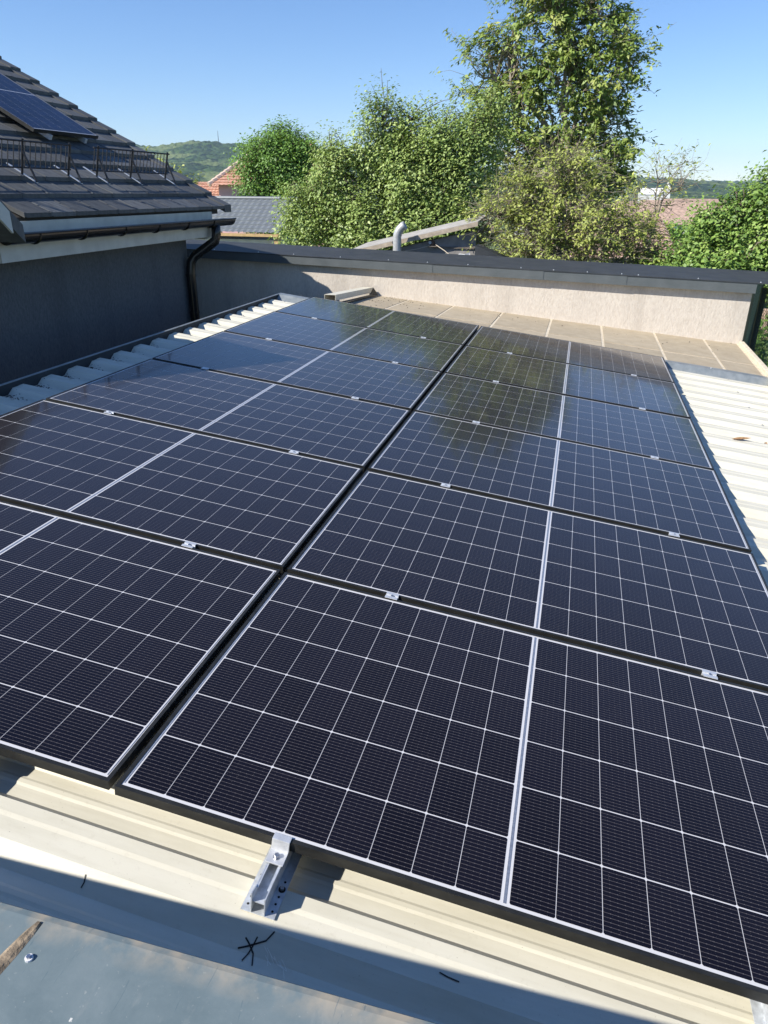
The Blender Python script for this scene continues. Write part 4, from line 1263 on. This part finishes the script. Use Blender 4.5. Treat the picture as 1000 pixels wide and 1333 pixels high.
top(MB().tube([(-1.80, 13.0, 3.42), (-2.0, 12.95, 3.36), (-2.25, 12.85, 3.32)], .006, 5), "cord", "rope", "thin cord sagging between the lamp and the flue pipe", "cord")
shm = MB()
for i in range(7):
    for j in range(4):
        shm.v.append((-1.52 + i * .09, 12.62 + .03 * math.sin(i * 1.7 + j), 2.85 + j * .13 + (.10 * i / 6 if j == 3 else 0) + .012 * math.sin(i * 2.1)))
for i in range(6):
    for j in range(3):
        a = i * 4 + j
        shm.f.append((a, a + 4, a + 5, a + 1))
so = top(shm, "white_sheet", "white_sheet_cloth", "white sheet hanging below the shed wall", "sheet")
md = so.modifiers.new("thick", 'SOLIDIFY'); md.thickness = .006
top(MB().hexa([Vector(p) for p in ((-.86, 12.4, 2.9), (-.25, 12.4, 2.9), (-.25, 12.9, 2.9), (-.86, 12.9, 2.9), (-.86, 12.4, 3.48), (-.25, 12.4, 3.24), (-.25, 12.9, 3.24), (-.86, 12.9, 3.48))]).box(-.84, -.27, 12.42, 12.88, GROUND, 2.895), "dark_hutch", "anthracite_sheet", "dark slanting hutch roof under the orchard tree", "hutch")

# ------------------------------------------------------------------ fence, rubble and grass right of the wall
fe = thing("chain_link_fence", "green chain link fence with dark posts right of the wall end", "fence", (3.4, 9.6, GROUND))
fo = Vector((3.4, 9.6, GROUND))
line = [Vector((3.62, 5.4, 0)), Vector((3.47, 7.6, 0)), Vector((3.38, 9.6, 0)), Vector((3.75, 11.8, 0)), Vector((4.2, 14.2, 0)), Vector((4.7, 17.0, 0))]
FT = 3.2
for p in line[1:]:
    MB().box(p.x - .032 - fo.x, p.x + .032 - fo.x, p.y - .032 - fo.y, p.y + .032 - fo.y, 0, FT - GROUND + .03).build("post", "green_post", fe)
wires = MB()
for a, b in zip(line, line[1:]):
    Ls = (b - a).length; n = int(Ls / .075)
    hgt = 1.7
    for i in range(-int(hgt / .075), n):
        for s in (1, -1):
            t0_, t1_ = i * .075, i * .075 + hgt
            z0, z1 = FT - hgt, FT
            c0_, c1_ = max(t0_, 0), min(t1_, Ls)
            if c1_ - c0_ < .05: continue
            za = z0 + (c0_ - t0_); zb = z0 + (c1_ - t0_)
            if s < 0: za, zb = FT - (za - z0), FT - (zb - z0)
            pa = a.lerp(b, c0_ / Ls); pb = a.lerp(b, c1_ / Ls)
            wires.tube([Vector((pa.x, pa.y, za)) - fo, Vector((pb.x, pb.y, zb)) - fo], .0028, 3, cap=False)
wo = wires.build("wire_mesh", "green_wire", fe); tag(wo, kind="stuff")
for a, b in zip(line, line[1:]):
    MB().tube([Vector((a.x, a.y, FT)) - fo, Vector((b.x, b.y, FT)) - fo], .006, 5).build("top_wire", "green_wire", fe)
rb = random.Random(5)
k = 0
for row in range(4):
    for i in range(9 - row):
        s = rb.uniform(.30, .44)
        x = 5.9 + i * .42 + row * .2 + rb.uniform(-.05, .05); y = 21.5 + rb.uniform(-.15, .15); z = GROUND + row * .27
        q = MB().hexa([Vector((x + dx * s * rb.uniform(.85, 1.05), y + dy * .35, z + dz)) for dz in (0, .26) for dx, dy in ((-.5, -.5), (.5, -.5), (.5, .5), (-.5, .5))])
        top(q, "rubble_stone", "rubble_stone", "reddish stone block in the pile on the lawn behind the fence", "stone", group="stones piled on the lawn", bevel=.02)
rg = np.random.default_rng(9)
n = 16000
gp = np.stack([rg.uniform(3.2, 9, n), rg.uniform(9, 24, n), np.full(n, GROUND)], 1)
hgt = rg.uniform(.06, .2, n) * (1 + 1.5 * (rg.random(n) < .08))
an = rg.uniform(0, 6.28, n); lean = rg.normal(0, .05, (n, 2))
w_ = .012
v0 = gp + np.stack([np.cos(an) * w_, np.sin(an) * w_, np.zeros(n)], 1); v1 = gp - np.stack([np.cos(an) * w_, np.sin(an) * w_, np.zeros(n)], 1)
v2 = gp + np.concatenate([lean, hgt[:, None]], 1)
go = bpy.data.objects.new("grass", arr_mesh("grass", np.stack([v0, v1, v2], 1).reshape(-1, 3), np.arange(3 * n).reshape(n, 3), "grass_blade", rg.random(n)))
COL.objects.link(go); tag(go, "short green grass of the lawn behind the fence", "grass", kind="stuff")
for k, (x, y, sd_) in enumerate(((3.75, 11.2, 31), (4.7, 16.2, 32))):
    rgk = np.random.default_rng(sd_)
    t = thing("garden_plant", ["bright green plant at the foot of the fence post beside the wall end", "leafy plant under the shrub behind the fence"][k], "plant", (x, y, GROUND), group="plants along the fence")
    nn = 700
    pos = rgk.normal(0, 1, (nn, 3)) * np.array([.3, .3, .28]) + np.array([0, 0, .75])
    pos[:, 2] = np.clip(pos[:, 2], .05, 2)
    link_mesh("leaves", leaves_mesh("leaves", pos, pos / 2, .16, "leaf_fresh", rgk, rgk.random(nn), .5, .1), t)
    V, F = tube_arrays([(curve((0, 0, 0), rgk.normal(0, .2, 3) + np.array([0, 0, .9]), rgk, .1, 5), np.linspace(.012, .004, 5)) for _ in range(12)], 4)
    link_mesh("stems", arr_mesh("stems", V, F, "leaf_fresh", np.full(len(F), .3)), t)

# ------------------------------------------------------------------ air between here and the hills
hz = MB().box(-2800, 2400, -60, 3400, GROUND - 6, 150)
ho_ = hz.build("haze", "black_hole")
tag(ho_, kind="stuff")
hm = bpy.data.materials.new("haze_air"); hm.use_nodes = True
nt = hm.node_tree; nt.nodes.clear()
out = nt.nodes.new("ShaderNodeOutputMaterial"); pvn = nt.nodes.new("ShaderNodeVolumePrincipled")
pvn.inputs["Color"].default_value = (0.62, 0.80, 1.0, 1); pvn.inputs["Density"].default_value = 0.00014; pvn.inputs["Anisotropy"].default_value = 0.0
nt.links.new(pvn.outputs[0], out.inputs["Volume"])
ho_.data.materials.clear(); ho_.data.materials.append(hm)

# ------------------------------------------------------------------ mast on the hilltop
ms = thing("radio_mast", "thin radio mast standing on the wooded hilltop", "mast", (-772, 1560, 92))
MB().tube([(0, 0, 0), (0, 0, 26)], [.9, .35], 5).build("pole", "guard_steel", ms)
